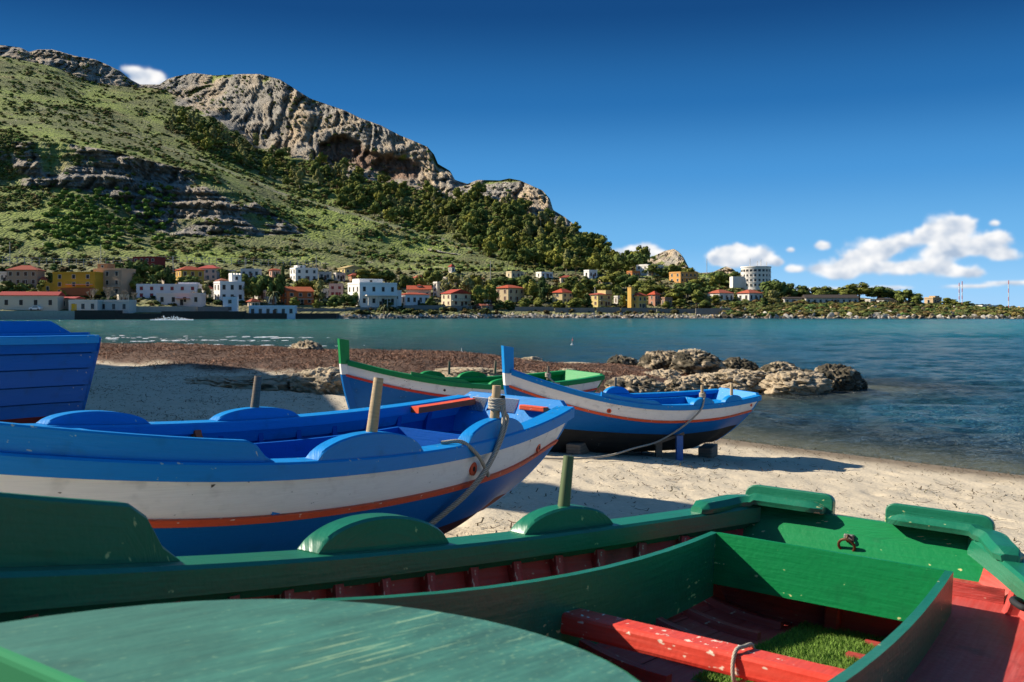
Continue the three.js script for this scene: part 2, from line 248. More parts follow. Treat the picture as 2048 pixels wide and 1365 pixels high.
  // cracks and broken edges finer than the sheet
  const crackle = dataTexture(1024, (u, v) => { const w = 0.04 * tiled(u, v, 5, 2, 95), a = Math.abs(tiled(u + w, v, 14, 3, 91, 0.5)), b = Math.abs(tiled(u, v + w, 10, 3, 92, 2.2)), c = tiled(u, v, 46, 3, 93); const n = 0.45 + 0.32 * smooth(0, 0.16, a) + 0.18 * smooth(0, 0.14, b) + 0.16 * c - 0.2; return [n, n, n]; }, false, [1 / 62, 1 / 62]);
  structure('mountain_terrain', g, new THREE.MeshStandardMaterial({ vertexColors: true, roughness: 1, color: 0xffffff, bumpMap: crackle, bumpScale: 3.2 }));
}
// ---------------------------------------------------------------- beach and sea
// water's edge on our side, walked with the land on the left: [x, metres ahead]
const waterline = [[60, -40], [34, -6], [20, 6], [12, 12.2], [8.2, 15.6], [5.9, 18.3], [4.7, 19.8], [3.5, 22], [2.9, 25], [3.6, 28], [6, 30], [10, 31.6], [12.3, 33], [12, 35], [8, 37], [3, 39], [-2, 42], [-8, 46], [-14, 49], [-24, 52], [-45, 56], [-90, 60], [-200, 62], [-400, 60]];
function toWater(x, d) {               // distance to the water's edge, positive on land
  let best = 1e9, side = 1;
  for (let i = 1; i < waterline.length; i++) {
    const [ax, ad] = waterline[i - 1], [bx, bd] = waterline[i], ex = bx - ax, ed = bd - ad, t = clamp(((x - ax) * ex + (d - ad) * ed) / (ex * ex + ed * ed)), qx = x - ax - ex * t, qd = d - ad - ed * t, q = Math.hypot(qx, qd);
    if (q < best - 1e-9) { best = q; side = ex * qd - ed * qx > 0 ? 1 : -1; }
  }
  return best * side;
}
// bank of dead seaweed thrown up behind the rocks
function weed(x, d, s = toWater(x, d)) { return s < 0 ? 0 : smooth(0.2, 2.2, s) * smooth(18, 12, s + 3 * noise(x * 0.25, 5, d * 0.25)) * smooth(24, 29, d + x * 0.25) * smooth(9, 3, x); }
function ground(x, d) {
  const s = toWater(x, d);
  if (s < 0) return -Math.min(3.2, 0.02 + (-s) * 0.075) - 0.03;
  let h = 1.15 * (1 - Math.exp(-Math.pow(s / 11, 1.8))) + 0.05 * smooth(0, 1.5, s) - 0.03;
  const far = smooth(21, 30, d) * smooth(4, -4, x);
  h = lerp(h, 0.28 + 0.45 * smooth(0, 7, s), far * 0.8);
  h += weed(x, d, s) * (0.42 + 0.2 * noise(x * 0.3, 2, d * 0.3));
  h += 0.10 * fbm(x * 0.22, 3, d * 0.22, 2) * smooth(0.3, 4, s);
  return h;
}
const sandColor = [0.655, 0.575, 0.44];
{
  const na = 600, nr = 430, pos = [], col = [], uv = [], ix = [], A = 78 * Math.PI / 180;
  for (let j = 0; j <= nr; j++) {
    const rad = j < 360 ? 3 * Math.pow(72 / 3, j / 360) : 72 + Math.pow((j - 360) / 70, 2) * 420;
    for (let i = 0; i <= na; i++) {
      const k = i / na * 2 - 1, a = A * (0.62 * k + 0.38 * k * k * k), x = Math.sin(a) * rad, d = Math.cos(a) * rad - 8;
      let h = ground(x, d), s = toWater(x, d);
      const dry = smooth(0.6, 2.2, s);
      if (d < 62) {
        const ft = fbm(x * 2.1, 1, d * 2.1, 3), pit = Math.max(0, noise(x * 3.3 + 4, 7, d * 3.3) - 0.25), rip = noise(x * 8, 2, d * 8);
        h += dry * (0.045 * ft - 0.13 * pit + 0.007 * rip) ;
      }
      pos.push(x, h, -d); uv.push(x, d);
      const wet = smooth(2.3, 1.1, s + 0.35 * noise(x * 0.9, 0, d * 0.9)), v = 1 + 0.14 * fbm(x * 0.8, 4, d * 0.8, 3) + 0.10 * noise(x * 6, 1, d * 6);
      let c = sandColor.map((q) => q * v);
      c = c.map((q, n) => lerp(q, [0.235, 0.185, 0.125][n] * v, wet));
      if (s > 0 && d > 20) { const w = smooth(0.15, 0.5, weed(x, d, s) + 0.25 * noise(x * 1.3, 3, d * 1.3)), b = 1 + 0.5 * noise(x * 3, 1, d * 3); c = c.map((q, n) => lerp(q, [0.115, 0.062, 0.040][n] * b, w)); }
      if (s < 0) {             // sea floor: sand near the beach, then weed meadows with bare sandy patches
        const deep = smooth(1.5, 9, -s), patch = smooth(-0.05, 0.3, fbm(x * 0.02 + 3, 2, d * 0.006, 3) + 0.35 * smooth(60, 140, d) * smooth(420, 300, d) - 0.05);
        const floor = [lerp(0.11, 0.24, patch), lerp(0.145, 0.35, patch), lerp(0.125, 0.31, patch)];
        c = c.map((q, n) => lerp(q, floor[n], deep));
      }
      col.push(...c);
    }
  }
  for (let j = 0; j < nr; j++) for (let i = 0; i < na; i++) { const a = j * (na + 1) + i, b = a + 1, c = a + na + 1, d = c + 1; ix.push(a, b, c, b, d, c); }
  const g = new THREE.BufferGeometry();
  g.setAttribute('position', new THREE.Float32BufferAttribute(pos, 3)); g.setAttribute('color', new THREE.Float32BufferAttribute(col, 3)); g.setAttribute('uv', new THREE.Float32BufferAttribute(uv, 2)); g.setIndex(ix); g.computeVertexNormals();
  const grain = dataTexture(512, (u, v) => { const n = 0.5 + 0.33 * tiled(u, v, 24, 4, 3) + 0.18 * tiled(u, v, 150, 2, 5); return [n, n, n]; }, false, [0.8, 0.8]);
  const speck = dataTexture(512, (u, v) => { const n = tiled(u, v, 170, 2, 11), m = tiled(u, v, 40, 3, 12); const k = 0.90 + 0.10 * m - 0.32 * smooth(0.36, 0.5, n); return [k, k * 0.985, k * 0.96]; }, true, [0.55, 0.55]);
  structure('beach_ground', g, new THREE.MeshStandardMaterial({ vertexColors: true, map: speck, bumpMap: grain, bumpScale: 0.02, roughness: 0.95 }));
}
{ // a broad floor under everything beyond the fan of the beach
  const g = new THREE.PlaneGeometry(9000, 9000, 1, 1); g.rotateX(-Math.PI / 2); g.translate(0, -4.2, -2000);
  structure('sea_floor', g, std(C(0.05, 0.09, 0.085), 1));
}
function swell(x, d) {
  const k = smooth(400, 60, d);
  const gust = noise(x * 0.015, 6, d * 0.03);
  let h = (0.05 + 0.09 * gust) * noise(x * 0.12, 3, d * 0.26) * smooth(40, 120, d) * 3 + 0.030 * Math.sin(0.55 * d + 0.9 * x * 0.35 + 1.8 * fbm(x * 0.06, 0, d * 0.06, 2)) + 0.10 * noise(x * 0.42, 1, d * 0.75) + 0.055 * noise(x * 1.1, 4, d * 1.9) * smooth(90, 30, d);
  return h * (0.45 + 0.55 * k);
}
{
  const murk = [], na = 600, nr = 560, pos = [], col = [], uv = [], ix = [], A = 70 * Math.PI / 180;
  for (let j = 0; j <= nr; j++) {
    const rad = j < 510 ? 12 * Math.pow(560 / 12, j / 510) : 560 + Math.pow((j - 510) / 50, 3) * 7500;
    for (let i = 0; i <= na; i++) {
      const k = i / na * 2 - 1, a = A * (0.6 * k + 0.4 * k * k * k), x = Math.sin(a) * rad, d = Math.cos(a) * rad, s = toWater(x, d);
      pos.push(x, (s > -3 ? swell(x, d) * smooth(0.3, -3, s) : swell(x, d)), -d); uv.push(x, d);
      // the water's own colour: greener over sand, greyer where sediment is stirred up by the shore
      const green = smooth(40, 150, d) * smooth(420, 300, d) * (0.75 + 0.6 * fbm(x * 0.014, 0, d * 0.02, 3)), gulf = smooth(-40, 60, x + d * 0.12), stir = smooth(70, 20, d) * smooth(10, -8, x);
      let c = [0.016, 0.120, 0.150];
      c = c.map((q, n) => lerp(q, [0.022, 0.150, 0.225][n], gulf));
      c = c.map((q, n) => lerp(q, [0.003, 0.320, 0.310][n], clamp(green)));
      c = c.map((q, n) => lerp(q, [0.075, 0.140, 0.130][n], stir));
      c = c.map((q, n) => lerp(q, [0.052, 0.185, 0.235][n], smooth(75, 25, d) * 0.75 * smooth(-6, 4, x)));
      const clear = smooth(-5.5, 0.2, s); c = c.map((q, n) => lerp(q, [0.70, 0.80, 0.76][n], clear * clear));
      col.push(...c); murk.push(clamp(-s / 8 + 0.02, 0.01, 0.99), 0.5);
    }
  }
  for (let j = 0; j < nr; j++) for (let i = 0; i < na; i++) { const a = j * (na + 1) + i, b = a + 1, c = a + na + 1, d = c + 1; ix.push(a, b, c, b, d, c); }
  const g = new THREE.BufferGeometry();
  g.setAttribute('position', new THREE.Float32BufferAttribute(pos, 3)); g.setAttribute('color', new THREE.Float32BufferAttribute(col, 3)); g.setAttribute('uv', new THREE.Float32BufferAttribute(uv, 2)); g.setAttribute('uv1', new THREE.Float32BufferAttribute(murk, 2)); g.setIndex(ix); g.computeVertexNormals();
  const clarity = dataTexture(64, (u) => { const k = lerp(0.97, 0.36, smooth(0, 0.85, u)); return [k, k, k]; }, false); clarity.wrapS = clarity.wrapT = THREE.ClampToEdgeWrapping; clarity.channel = 1;   // how far one sees down: clear over the shallows, murky beyond
  const waves = dataTexture(1024, (u, v) => { const a = tiled(u, v, 9, 3, 21, 2), b = tiled(u + 0.15 * a, v, 30, 4, 22, 2); const n = 0.5 + 0.22 * (1 - 2 * Math.abs(b)) + 0.2 * a; return [n, n, n]; }, false, [1 / 7, 1 / 7]);
  structure('sea_water', g, new THREE.MeshPhysicalMaterial({ vertexColors: true, roughness: 0.16, ior: 1.33, transmission: 1, transmissionMap: clarity, thickness: 0, bumpMap: waves, bumpScale: 1.15, side: THREE.DoubleSide }));
}
// ---------------------------------------------------------------- painted wood
const rub = dataTexture(512, (u, v) => { const n = 0.5 + 0.25 * tiled(u, v, 5, 3, 31, 14) + 0.2 * tiled(u, v, 40, 3, 32) + 0.1 * tiled(u, v, 9, 2, 33); return [n, n, n]; }, false);
// brush-painted boards: streaky coats, scuffs and chips that show what lies under the paint. uv in metres.
function paint(color, { under = '#b9a892', chips = 0.15, fade = 0.1, rough = 0.5, seed = 1, size = 512, grime = 0.12, spec = 0.5 } = {}) {
  const base = hex(color).convertLinearToSRGB(), un = hex(under).convertLinearToSRGB(), pale = base.clone().lerp(new THREE.Color(0.86, 0.88, 0.86), 0.5), dark = base.clone().multiplyScalar(0.55).lerp(new THREE.Color(0.22, 0.2, 0.17), 0.35);
  const map = dataTexture(size, (u, v) => {
    const streak = tiled(u, v, 3, 4, seed, 16), blot = tiled(u, v, 4, 4, seed + 2), grain = tiled(u, v, 6, 3, seed + 4, 20), nick = tiled(u, v, 26, 3, seed + 6, 1.6), dirt = tiled(u, v, 7, 4, seed + 8);
    const c = base.clone().lerp(pale, clamp(fade * (0.5 + 1.1 * streak + 0.9 * blot)));
    c.lerp(dark, clamp(grime * smooth(0.05, 0.5, dirt) * 1.6));
    c.lerp(un, smooth(0.62 - chips * 0.55, 0.68 - chips * 0.5, nick + 0.35 * blot + 0.15 * grain));
    const k = 1 + 0.05 * grain; return [c.r * k, c.g * k, c.b * k];
  });
  return new THREE.MeshPhysicalMaterial({ map, roughness: rough, bumpMap: rub, bumpScale: 0.0035, specularIntensity: spec });
}
// worn deck paint: the coat is mottled and scored along the boards, and the scores show a yellower ground
function scraped(color, ground, seed) {
  const base = hex(color).convertLinearToSRGB(), un = hex(ground).convertLinearToSRGB(), dark = base.clone().multiplyScalar(0.78);
  const map = dataTexture(512, (u, v) => { const c = base.clone().lerp(dark, clamp(0.5 + 1.2 * tiled(u, v, 5, 4, seed, 4))), s = tiled(u, v, 4, 3, seed + 3, 26) + 0.5 * tiled(u, v, 3, 2, seed + 5), m = tiled(u, v, 60, 2, seed + 7, 2); c.lerp(un, smooth(0.34, 0.5, s) * 0.45 + 0.25 * smooth(0.2, 0.5, m)); return [c.r, c.g, c.b]; });
  return new THREE.MeshStandardMaterial({ map, roughness: 0.6, bumpMap: rub, bumpScale: 0.003 });
}
const paints = {
  blueHull: paint('#0062aa', { seed: 3, chips: 0.28, fade: 0.0, under: '#aeb6b8' }), blueRail: paint('#0580c8', { seed: 5, chips: 0.32, fade: 0.05, under: '#c8c2b0' }), blueInner: paint('#0058ae', { seed: 8, chips: 0.10, fade: 0.0 }),
  blueTall: paint('#0057a8', { seed: 12, chips: 0.08, fade: 0.0, grime: 0.15 }), white: paint('#f0ece6', { seed: 15, chips: 0.26, under: '#4f4a44', fade: 0.05, grime: 0.10 }), orange: paint('#dd5530', { seed: 17, chips: 0.3, under: '#e8d9c4' }),
  green: paint('#136a4c', { seed: 21, chips: 0.32, under: '#c9c084', fade: 0.10, rough: 0.36, spec: 1 }), greenBright: paint('#0d7d44', { seed: 24, chips: 0.34, under: '#d3c98a', fade: 0.06, rough: 0.42 }), greenPale: scraped('#44806f', '#c3cc96', 27),
  red: paint('#b23d37', { seed: 30, chips: 0.34, under: '#d8bfa8', fade: 0.34, grime: 0.3 }), redBright: paint('#d84433', { seed: 34, chips: 0.62, under: '#eadcc6', fade: 0.2 }), boatGreen: paint('#148443', { seed: 37, chips: 0.08 }), stripeRed: paint('#d23a2c', { seed: 39, chips: 0.08 }),
  bottomRed: paint('#5c2226', { seed: 41, chips: 0.2, under: '#8a7a6c', rough: 0.9 }), bottomBlack: paint('#2b2c2c', { seed: 44, chips: 0.30, under: '#a8a396', rough: 0.9 }),
};
const rawWood = new THREE.MeshStandardMaterial({ map: dataTexture(256, (u, v) => { const n = tiled(u, v, 3, 4, 51, 12), k = 0.86 + 0.2 * n; return [0.80 * k, 0.69 * k, 0.52 * k]; }), roughness: 0.8, bumpMap: rub, bumpScale: 0.002 });
const greyWood = new THREE.MeshStandardMaterial({ map: dataTexture(256, (u, v) => { const n = tiled(u, v, 3, 4, 53, 12), k = 0.8 + 0.3 * n; return [0.56 * k, 0.50 * k, 0.43 * k]; }), roughness: 0.9, bumpMap: rub, bumpScale: 0.003 });
const ropeMat = new THREE.MeshStandardMaterial({ map: dataTexture(128, (u, v) => { const k = 0.72 + 0.2 * Math.sin((u * 40 + v * 6) * 6.283) + 0.1 * tiled(u, v, 12, 2, 55); return [0.86 * k, 0.82 * k, 0.74 * k]; }), roughness: 0.95 });
const rust = std('#6b3f26', 0.85), steel = std('#8a8780', 0.5, { metalness: 0.6 }), ironRing = std('#5d4630', 0.6, { metalness: 0.7 }), dullBlack = std('#1c1d20', 0.8);
// ---------------------------------------------------------------- the fishing boats
// local axes: x from the transom to the stem, y up from the lowest point of the sheer, z across (towards the sea)
function hullForm(s) {
  const { L, wt, wm, tm, p, as, ab, ts, depth } = s;
  const half = (t) => (t < tm ? wm - (wm - wt) * ((tm - t) / tm) ** 2 : wm * Math.max(0, 1 - (Math.max(0, t - tm) / (1 - tm)) ** p));
  const sheer = (t) => (t < ts ? as * ((ts - t) / ts) ** 2 : ab * ((t - ts) / (1 - ts)) ** 2);
  const keel = (t) => -depth + 0.10 * smooth(0.25, 0, t) + 0.16 * smooth(0.86, 1, t);
  const full = (t) => lerp(lerp(0.78, 0.52, smooth(0, 0.4, t)), 1.15, smooth(0.55, 1, t));
  const width = (t, z) => { const q = clamp((z - keel(t)) / (sheer(t) - keel(t))); return half(t) * Math.pow(Math.sin(q * Math.PI / 2), full(t)); };
  const along = (t, z) => { const q = clamp((z - keel(t)) / (sheer(t) - keel(t))); return t * L + (s.rake ?? 0.42) * (1 - q) * smooth(0.28, 0, t) - (s.stemRake ?? 0.28) * (1 - q) ** 1.5 * smooth(0.7, 1, t); };
  const at = (t, z, side, off = 0) => {       // a point of the skin, pushed out by off
    const e = 0.004, w0 = width(Math.max(0, t - e), z), w1 = width(Math.min(1, t + e), z), slope = (w1 - w0) / ((Math.min(1, t + e) - Math.max(0, t - e)) * L), n = Math.hypot(1, slope);
    const w = width(t, z); return [along(t, z) - slope / n * off, z, side * Math.max(0, w + off / n)];
  };
  return { half, sheer, keel, width, along, at, L };
}
function boat(spec) {
  const f = hullForm(spec), { sheer, keel, at, width, L } = f, m = spec.paint, sides = [-1, 1], g = thing(spec.name ?? 'fishing_boat', spec.label, 'boat', [spec.X, EYE - spec.h, -spec.D]);
  g.rotation.set(-spec.roll, Math.PI + spec.yaw, spec.pitch, 'YZX');
  const N = spec.fine ?? 64;
  // bands of planking: [name, top below sheer, bottom, paint, stands proud by]
  const band = (name, top, low, mat, off, rows = 5, t0 = 0, t1 = 1) => mesh(name, join(sides.map((sd) => grid(N, rows, (i, j) => { const t = lerp(t0, t1, i), z = lerp(top(t), low(t), j); return [...at(t, Math.max(z, keel(t) + 0.001), sd, off), t * L, z * 1.3]; }, sd > 0))), mat, g);
  const under = (d) => (t) => sheer(t) - d;
  const water = (t) => lerp(spec.waterline ?? -0.42, (spec.waterline ?? -0.42) + (spec.waterRise ?? 0.1), Math.abs(t - 0.4) / 0.6);
  const zMin = (a, b) => (t) => Math.max(a(t), b(t));
  if (spec.planks) {
    spec.planks.forEach(([a, b, mat, step], k) => { const q = band('hull_plank', (t) => lerp(sheer(t), keel(t), a), (t) => lerp(sheer(t), keel(t), b) - 0.012, mat, 0, 3); q.geometry.dispose(); q.geometry = join(sides.map((sd) => skin(Array.from({ length: N + 1 }, (_, i) => { const t = i / N, z0 = lerp(sheer(t), keel(t), a), z1 = Math.max(lerp(sheer(t), keel(t), b) + (k < 4 ? 0.013 : 0), keel(t) + 0.002), o0 = 0.0, o1 = step; const r = [at(t, z0, sd, o0), at(t, z1, sd, o1), at(t, z1, sd, o1 - 0.02), at(t, z0, sd, o0 - 0.02)]; return sd > 0 ? r.reverse() : r; })))); });
  } else {
    band('topside', under(spec.c1 * 0.6), under(spec.c2 + 0.01), m.topside, 0, 5);
    band('lower_hull', under(spec.c2), (t) => Math.min(water(t), sheer(t) - spec.c2 - 0.02), m.hull, 0.001, 8);
    band('keel_bottom', zMin(water, keel), keel, m.bottom, 0, 12);
    mesh('rubbing_strake', join(sides.map((sd) => skin(Array.from({ length: N + 1 }, (_, i) => { const t = i / N * 0.995, z = sheer(t) - spec.c2, r = [at(t, z + 0.018, sd, 0.0), at(t, z + 0.014, sd, 0.020), at(t, z - 0.018, sd, 0.020), at(t, z - 0.024, sd, 0.0)]; return sd > 0 ? r.reverse() : r; })))), m.stripe, g);
  }
  mesh('inner_planking', join(sides.map((sd) => grid(N, 14, (i, j) => { const t = i * 0.97, z = lerp(sheer(t) - 0.01, keel(t) + 0.03, j); return [...at(t, z, sd, -0.035), t * L, z]; }, sd < 0))), m.inner, g);
  // gunwale rail, with a stringer under its inner edge
  const sweep = (t0, t1, sd, ring, n = N) => skin(Array.from({ length: n + 1 }, (_, i) => { const t = lerp(t0, t1, i / n), r = ring(t).map(([off, z]) => { const q = at(t, sheer(t), sd, 0), o = at(t, sheer(t), sd, off); return [o[0], z, o[2] * (off > -0.5 ? 1 : 1)]; }); return sd > 0 ? r.reverse() : r; }));
  const railW = spec.railWidth ?? 0.10;
  for (const sd of sides) {
    mesh('gunwale', sweep(0, 0.985, sd, (t) => [[-railW, sheer(t) + 0.012], [-railW + 0.012, sheer(t) + 0.022], [0.022, sheer(t) + 0.022], [0.032, sheer(t) + 0.012], [0.032, sheer(t) - spec.c1], [-railW, sheer(t) - spec.c1 * 0.75]]), m.rail, g);
    if (spec.stringer) mesh('inner_stringer', sweep(0, 0.95, sd, (t) => [[-0.085, sheer(t) - spec.c1 * 0.75 - 0.002], [-0.03, sheer(t) - spec.c1 * 0.75 - 0.002], [-0.03, sheer(t) - (spec.stringerDrop ?? 0.125)], [-0.070, sheer(t) - (spec.stringerDrop ?? 0.125)]]), m.rail, g);
  }
  // stem post in the colours of the bands it crosses
  const stemAt = (z) => f.along(1, Math.min(z, sheer(1)));
  const post = (name, z0, z1, mat, wide = 0.045, fore = 0.075) => mesh(name, skin(Array.from({ length: 9 }, (_, i) => { const z = lerp(z0, z1, i / 8), extra = Math.max(0, z - sheer(1)), x = stemAt(z) + extra * (spec.stemLean ?? 0.10), f2 = fore + extra * 0.05, cut = i === 8 ? 0.02 : 0; return [[x - f2, z - cut, -wide], [x - f2, z - cut, wide], [x + 0.045, z, wide * 0.8], [x + 0.045, z, -wide * 0.8]]; })), mat, g);
  const sTop = sheer(1) + (spec.stemHead ?? 0.34);
  post('stem_head', sheer(1) - spec.c1, sTop, m.rail, 0.05, 0.10);
  post('stem_post', sheer(1) - spec.c2, sheer(1) - spec.c1 - 0.001, m.topside, 0.04);
  post('stem_foot', keel(1) + 0.05, sheer(1) - spec.c2 - 0.001, m.hull, 0.04);
  // transom
  mesh('transom', skin(Array.from({ length: 12 }, (_, i) => { const z = lerp(keel(0) + 0.03, sheer(0) + (spec.crown ?? 0.04), i / 11), zz = Math.min(z, sheer(0)), w = Math.max(0.03, width(0, zz) - (i === 11 ? 0.10 : 0)), x = f.along(0, zz) - (z - zz) * 0.5; return [[x - 0.03, z, -w], [x - 0.03, z, w], [x + 0.03, z, w], [x + 0.03, z, -w]]; })), m.transom ?? m.rail, g);
  { const u = g.children[g.children.length - 1].geometry.attributes.uv; for (let i = 0; i < u.count; i++) u.setXY(i, u.getY(i), u.getX(i)); }
  // deck inside the rail, open over the cockpit
  const dk = spec.deckDrop ?? 0.2, [ca, cb, wa, wb] = spec.cockpit, deckZ = (t) => sheer(t) - dk, inner = (t) => Math.max(0, width(t, deckZ(t)) - 0.035), hole = (t) => lerp(wa, wb, clamp((t * L - ca) / (cb - ca)));
  const deck = (name, t0, t1, v0, v1, mat, n = 24, crown = 0, lower = 0) => mesh(name, grid(n, 6, (i, j) => { const t = lerp(t0, t1, i), a = v0(t), b = v1(t), v = lerp(a, b, j), x = Math.max(t * L, f.along(0, deckZ(0)) + 0.02); return [x, deckZ(t) - lower + crown * (1 - (v / Math.max(0.05, inner(t))) ** 2), v, x, v]; }, true), mat, g);
  deck('stern_deck', 0.006, ca / L, (t) => -inner(t), (t) => inner(t), m.deck);
  deck('side_deck', ca / L, cb / L, (t) => -inner(t), (t) => -hole(t), m.deck); deck('side_deck', ca / L, cb / L, (t) => hole(t), (t) => inner(t), m.deck, 24, 0, spec.farDrop);
  const foreAt = spec.foreDeck ?? cb;
  if (foreAt > cb) deck('deck', cb / L, foreAt / L, (t) => -inner(t), (t) => inner(t), m.deck);
  mesh('fore_deck', grid(24, 10, (i, j) => { const t = lerp(foreAt / L, 0.975, i), w = Math.max(0.004, width(t, sheer(t)) - 0.045), v = lerp(-w, w, j); return [t * L, sheer(t) - 0.012 + (spec.foreCrown ?? 0.05) * (1 - (v / w) ** 2) * smooth(0, 0.15, w), v, t * L, v]; }, true), m.foreDeck ?? m.rail, g);
  mesh('deck_beam', skin([-1, 1].map((k) => { const t = foreAt / L, w = Math.max(0.02, width(t, sheer(t)) - 0.05) * k; return [[foreAt - 0.03, sheer(t) + 0.012, w], [foreAt + 0.02, sheer(t) + 0.012, w], [foreAt + 0.02, sheer(t) - dk, w], [foreAt - 0.03, sheer(t) - dk, w]]; })), m.rail, g);
  // coaming boards round the cockpit
  const ch = spec.coaming ?? 0.12, cz = (x) => sheer(x / L) - dk, th = 0.028;
  const board = (name, x0, v0, x1, v1, mat) => { const dx = x1 - x0, dv = v1 - v0, n = Math.hypot(dx, dv), ox = -dv / n * th / 2, ov = dx / n * th / 2, K = 10; return mesh(name, skin(Array.from({ length: K + 1 }, (_, i) => { const k = i / K, x = x0 + dx * k, v = v0 + dv * k, top = cz(x) + ch, low = cz(x) - 0.06 - (v0 > 0 && v1 > 0 ? spec.farDrop ?? 0 : 0) * 0.25; return [[x + ox, low, v + ov], [x + ox, top, v + ov], [x - ox, top, v - ov], [x - ox, low, v - ov]]; })), mat ?? m.coaming ?? m.rail, g); };
  board('coaming_board', ca, -wa, cb, -wb); board('coaming_board', cb, wb, ca, wa);
  board('coaming_board', ca, wa - th / 2, ca, -wa + th / 2, m.coamingAft); board('coaming_board', cb, -wb + th / 2, cb, wb - th / 2);
  // frames
  const ribs = spec.ribs ?? 0;
  for (let k = 0; k < ribs; k++) {
    const t = lerp(0.07, 0.72, k / (ribs - 1));
    for (const sd of sides) mesh('rib', skin(Array.from({ length: 13 }, (_, i) => { const z = lerp(sheer(t) - spec.c1, keel(t) + 0.06, i / 12), a = at(t - 0.02 / L, z, sd, -0.035), b = at(t + 0.02 / L, z, sd, -0.035), c = at(t + 0.02 / L, z, sd, -0.075), d = at(t - 0.02 / L, z, sd, -0.075); const r = [a, b, c, d]; return sd > 0 ? r : r.reverse(); })), m.rib ?? m.inner, g);
  }
  const fz = (spec.floor ?? -0.42), fl = 5;
  for (let k = 0; k < fl; k++) { const v0 = lerp(-0.42, 0.42, k / fl) + 0.006, v1 = lerp(-0.42, 0.42, (k + 1) / fl) - 0.006; mesh('floor_board', box(cb - ca + 0.3, 0.018, v1 - v0, (ca + cb) / 2, fz, (v0 + v1) / 2), m.floorBoard ?? m.inner, g); }
  // oarlock blocks: half moons of wood standing on the rail
  const block = (name, t0, t1, sd, high, thick, prof, mat) => mesh(name, sweepBlock(t0, t1, sd, high, thick, prof), mat ?? m.block ?? m.rail, g);
  const sweepBlock = (t0, t1, sd, high, thick, prof) => skin(Array.from({ length: 29 }, (_, i) => { const k = i / 28, t = lerp(t0, t1, k), h = Math.max(0.003, high * prof(k)), z = sheer(t) + 0.0225, o = -railW / 2 + 0.035, a = at(t, sheer(t), sd, o + thick / 2), b = at(t, sheer(t), sd, o - thick / 2); const e = Math.min(0.008, h * 0.4); const r = [[b[0], z, b[2]], [b[0], z + h - e, b[2]], [lerp(b[0], a[0], 0.12), z + h, lerp(b[2], a[2], 0.12)], [lerp(b[0], a[0], 0.88), z + h, lerp(b[2], a[2], 0.88)], [a[0], z + h - e, a[2]], [a[0], z, a[2]]]; return sd > 0 ? r.reverse() : r; }));
  const moon = (k) => Math.sqrt(Math.max(0, 1 - (2 * k - 1) ** 2)) ** 1.15;
  for (const [t0, t1, sd, hgt] of spec.humps ?? []) block('oarlock_block', t0, t1, sd, hgt ?? 0.13, 0.085, moon);
  const wash = (ramp) => (k) => smooth(0, ramp, k) * (0.82 + 0.18 * k);
  for (const [t0, t1, sd, hgt, ramp] of spec.washboards ?? []) block('washboard', t0, t1, sd, hgt, 0.05, wash(ramp ?? 0.10));
  // thole pins
  for (const [t, sd, high, r, mat, lean] of spec.pins ?? []) {
    const q = at(t, sheer(t), sd, -railW / 2 + 0.035), z = sheer(t) + 0.07; const c = new THREE.CylinderGeometry(r * 0.82, r, high, 14, 1); c.translate(0, high / 2, 0); c.rotateZ(lean ?? 0); c.translate(q[0], z, q[2]); mesh('thole_pin', c, mat, g);
  }
  for (const [t, drop, r, mat] of spec.discs ?? []) { const q = at(t, sheer(t) - drop, -1, 0.004), n = at(t, sheer(t) - drop, -1, 0.03), c = new THREE.CylinderGeometry(r, r, 0.012, 20); c.rotateX(Math.PI / 2); const yaw = Math.atan2(n[0] - q[0], n[2] - q[2]); c.rotateY(yaw); c.translate(...q); const d = mesh('painted_boss', c, mat, g); const hole2 = new THREE.CylinderGeometry(r * 0.38, r * 0.38, 0.016, 12); hole2.rotateX(Math.PI / 2); hole2.rotateY(yaw); hole2.translate(...q); if (r > 0.03) mesh('plug_hole', hole2, dullBlack, d); }
  return { g, f, at, mat: m };
}
const moored = {};
const blueSet = { topside: paints.white, hull: paints.blueHull, bottom: paints.bottomRed, stripe: paints.orange, inner: paints.blueInner, rail: paints.blueRail, deck: paints.blueInner, transom: paints.blueRail, block: paints.blueRail, coaming: paints.blueInner };
moored.near = boat({ label: 'blue and white fishing boat with orange stripe, wooden thole pins and tread-plate on its transom', X: 0.003, D: 7.985, h: 0.883, yaw: 1.03, pitch: 0.051, roll: 0.043, L: 5.18, wt: 0.53, wm: 0.88, tm: 0.611, p: 2.47, as: 0.142, ab: 0.163, ts: 0.456, c1: 0.06, c2: 0.25, depth: 0.80, waterline: -0.56, waterRise: 0.06, crown: 0.06, stringer: true, railWidth: 0.12, rake: 0.5,
  paint: blueSet, cockpit: [1.0, 3.0, 0.40, 0.52], foreDeck: 3.5, deckDrop: 0.24, coaming: 0.15, ribs: 11,
  humps: [[0.213, 0.372, -1, 0.118], [0.47, 0.64, -1, 0.125], [0.565, 0.70, 1, 0.075], [0.33, 0.465, 1, 0.075]], washboards: [[0.69, 0.96, -1, 0.115]],
  pins: [[0.555, -1, 0.36, 0.032, rawWood, 0.10], [0.29, -1, 0.28, 0.034, rawWood, 0], [0.40, 1, 0.24, 0.03, greyWood, 0.06]], discs: [[0.345, 0.15, 0.042, paints.orange], [0.11, 0.19, 0.036, paints.orange]] });
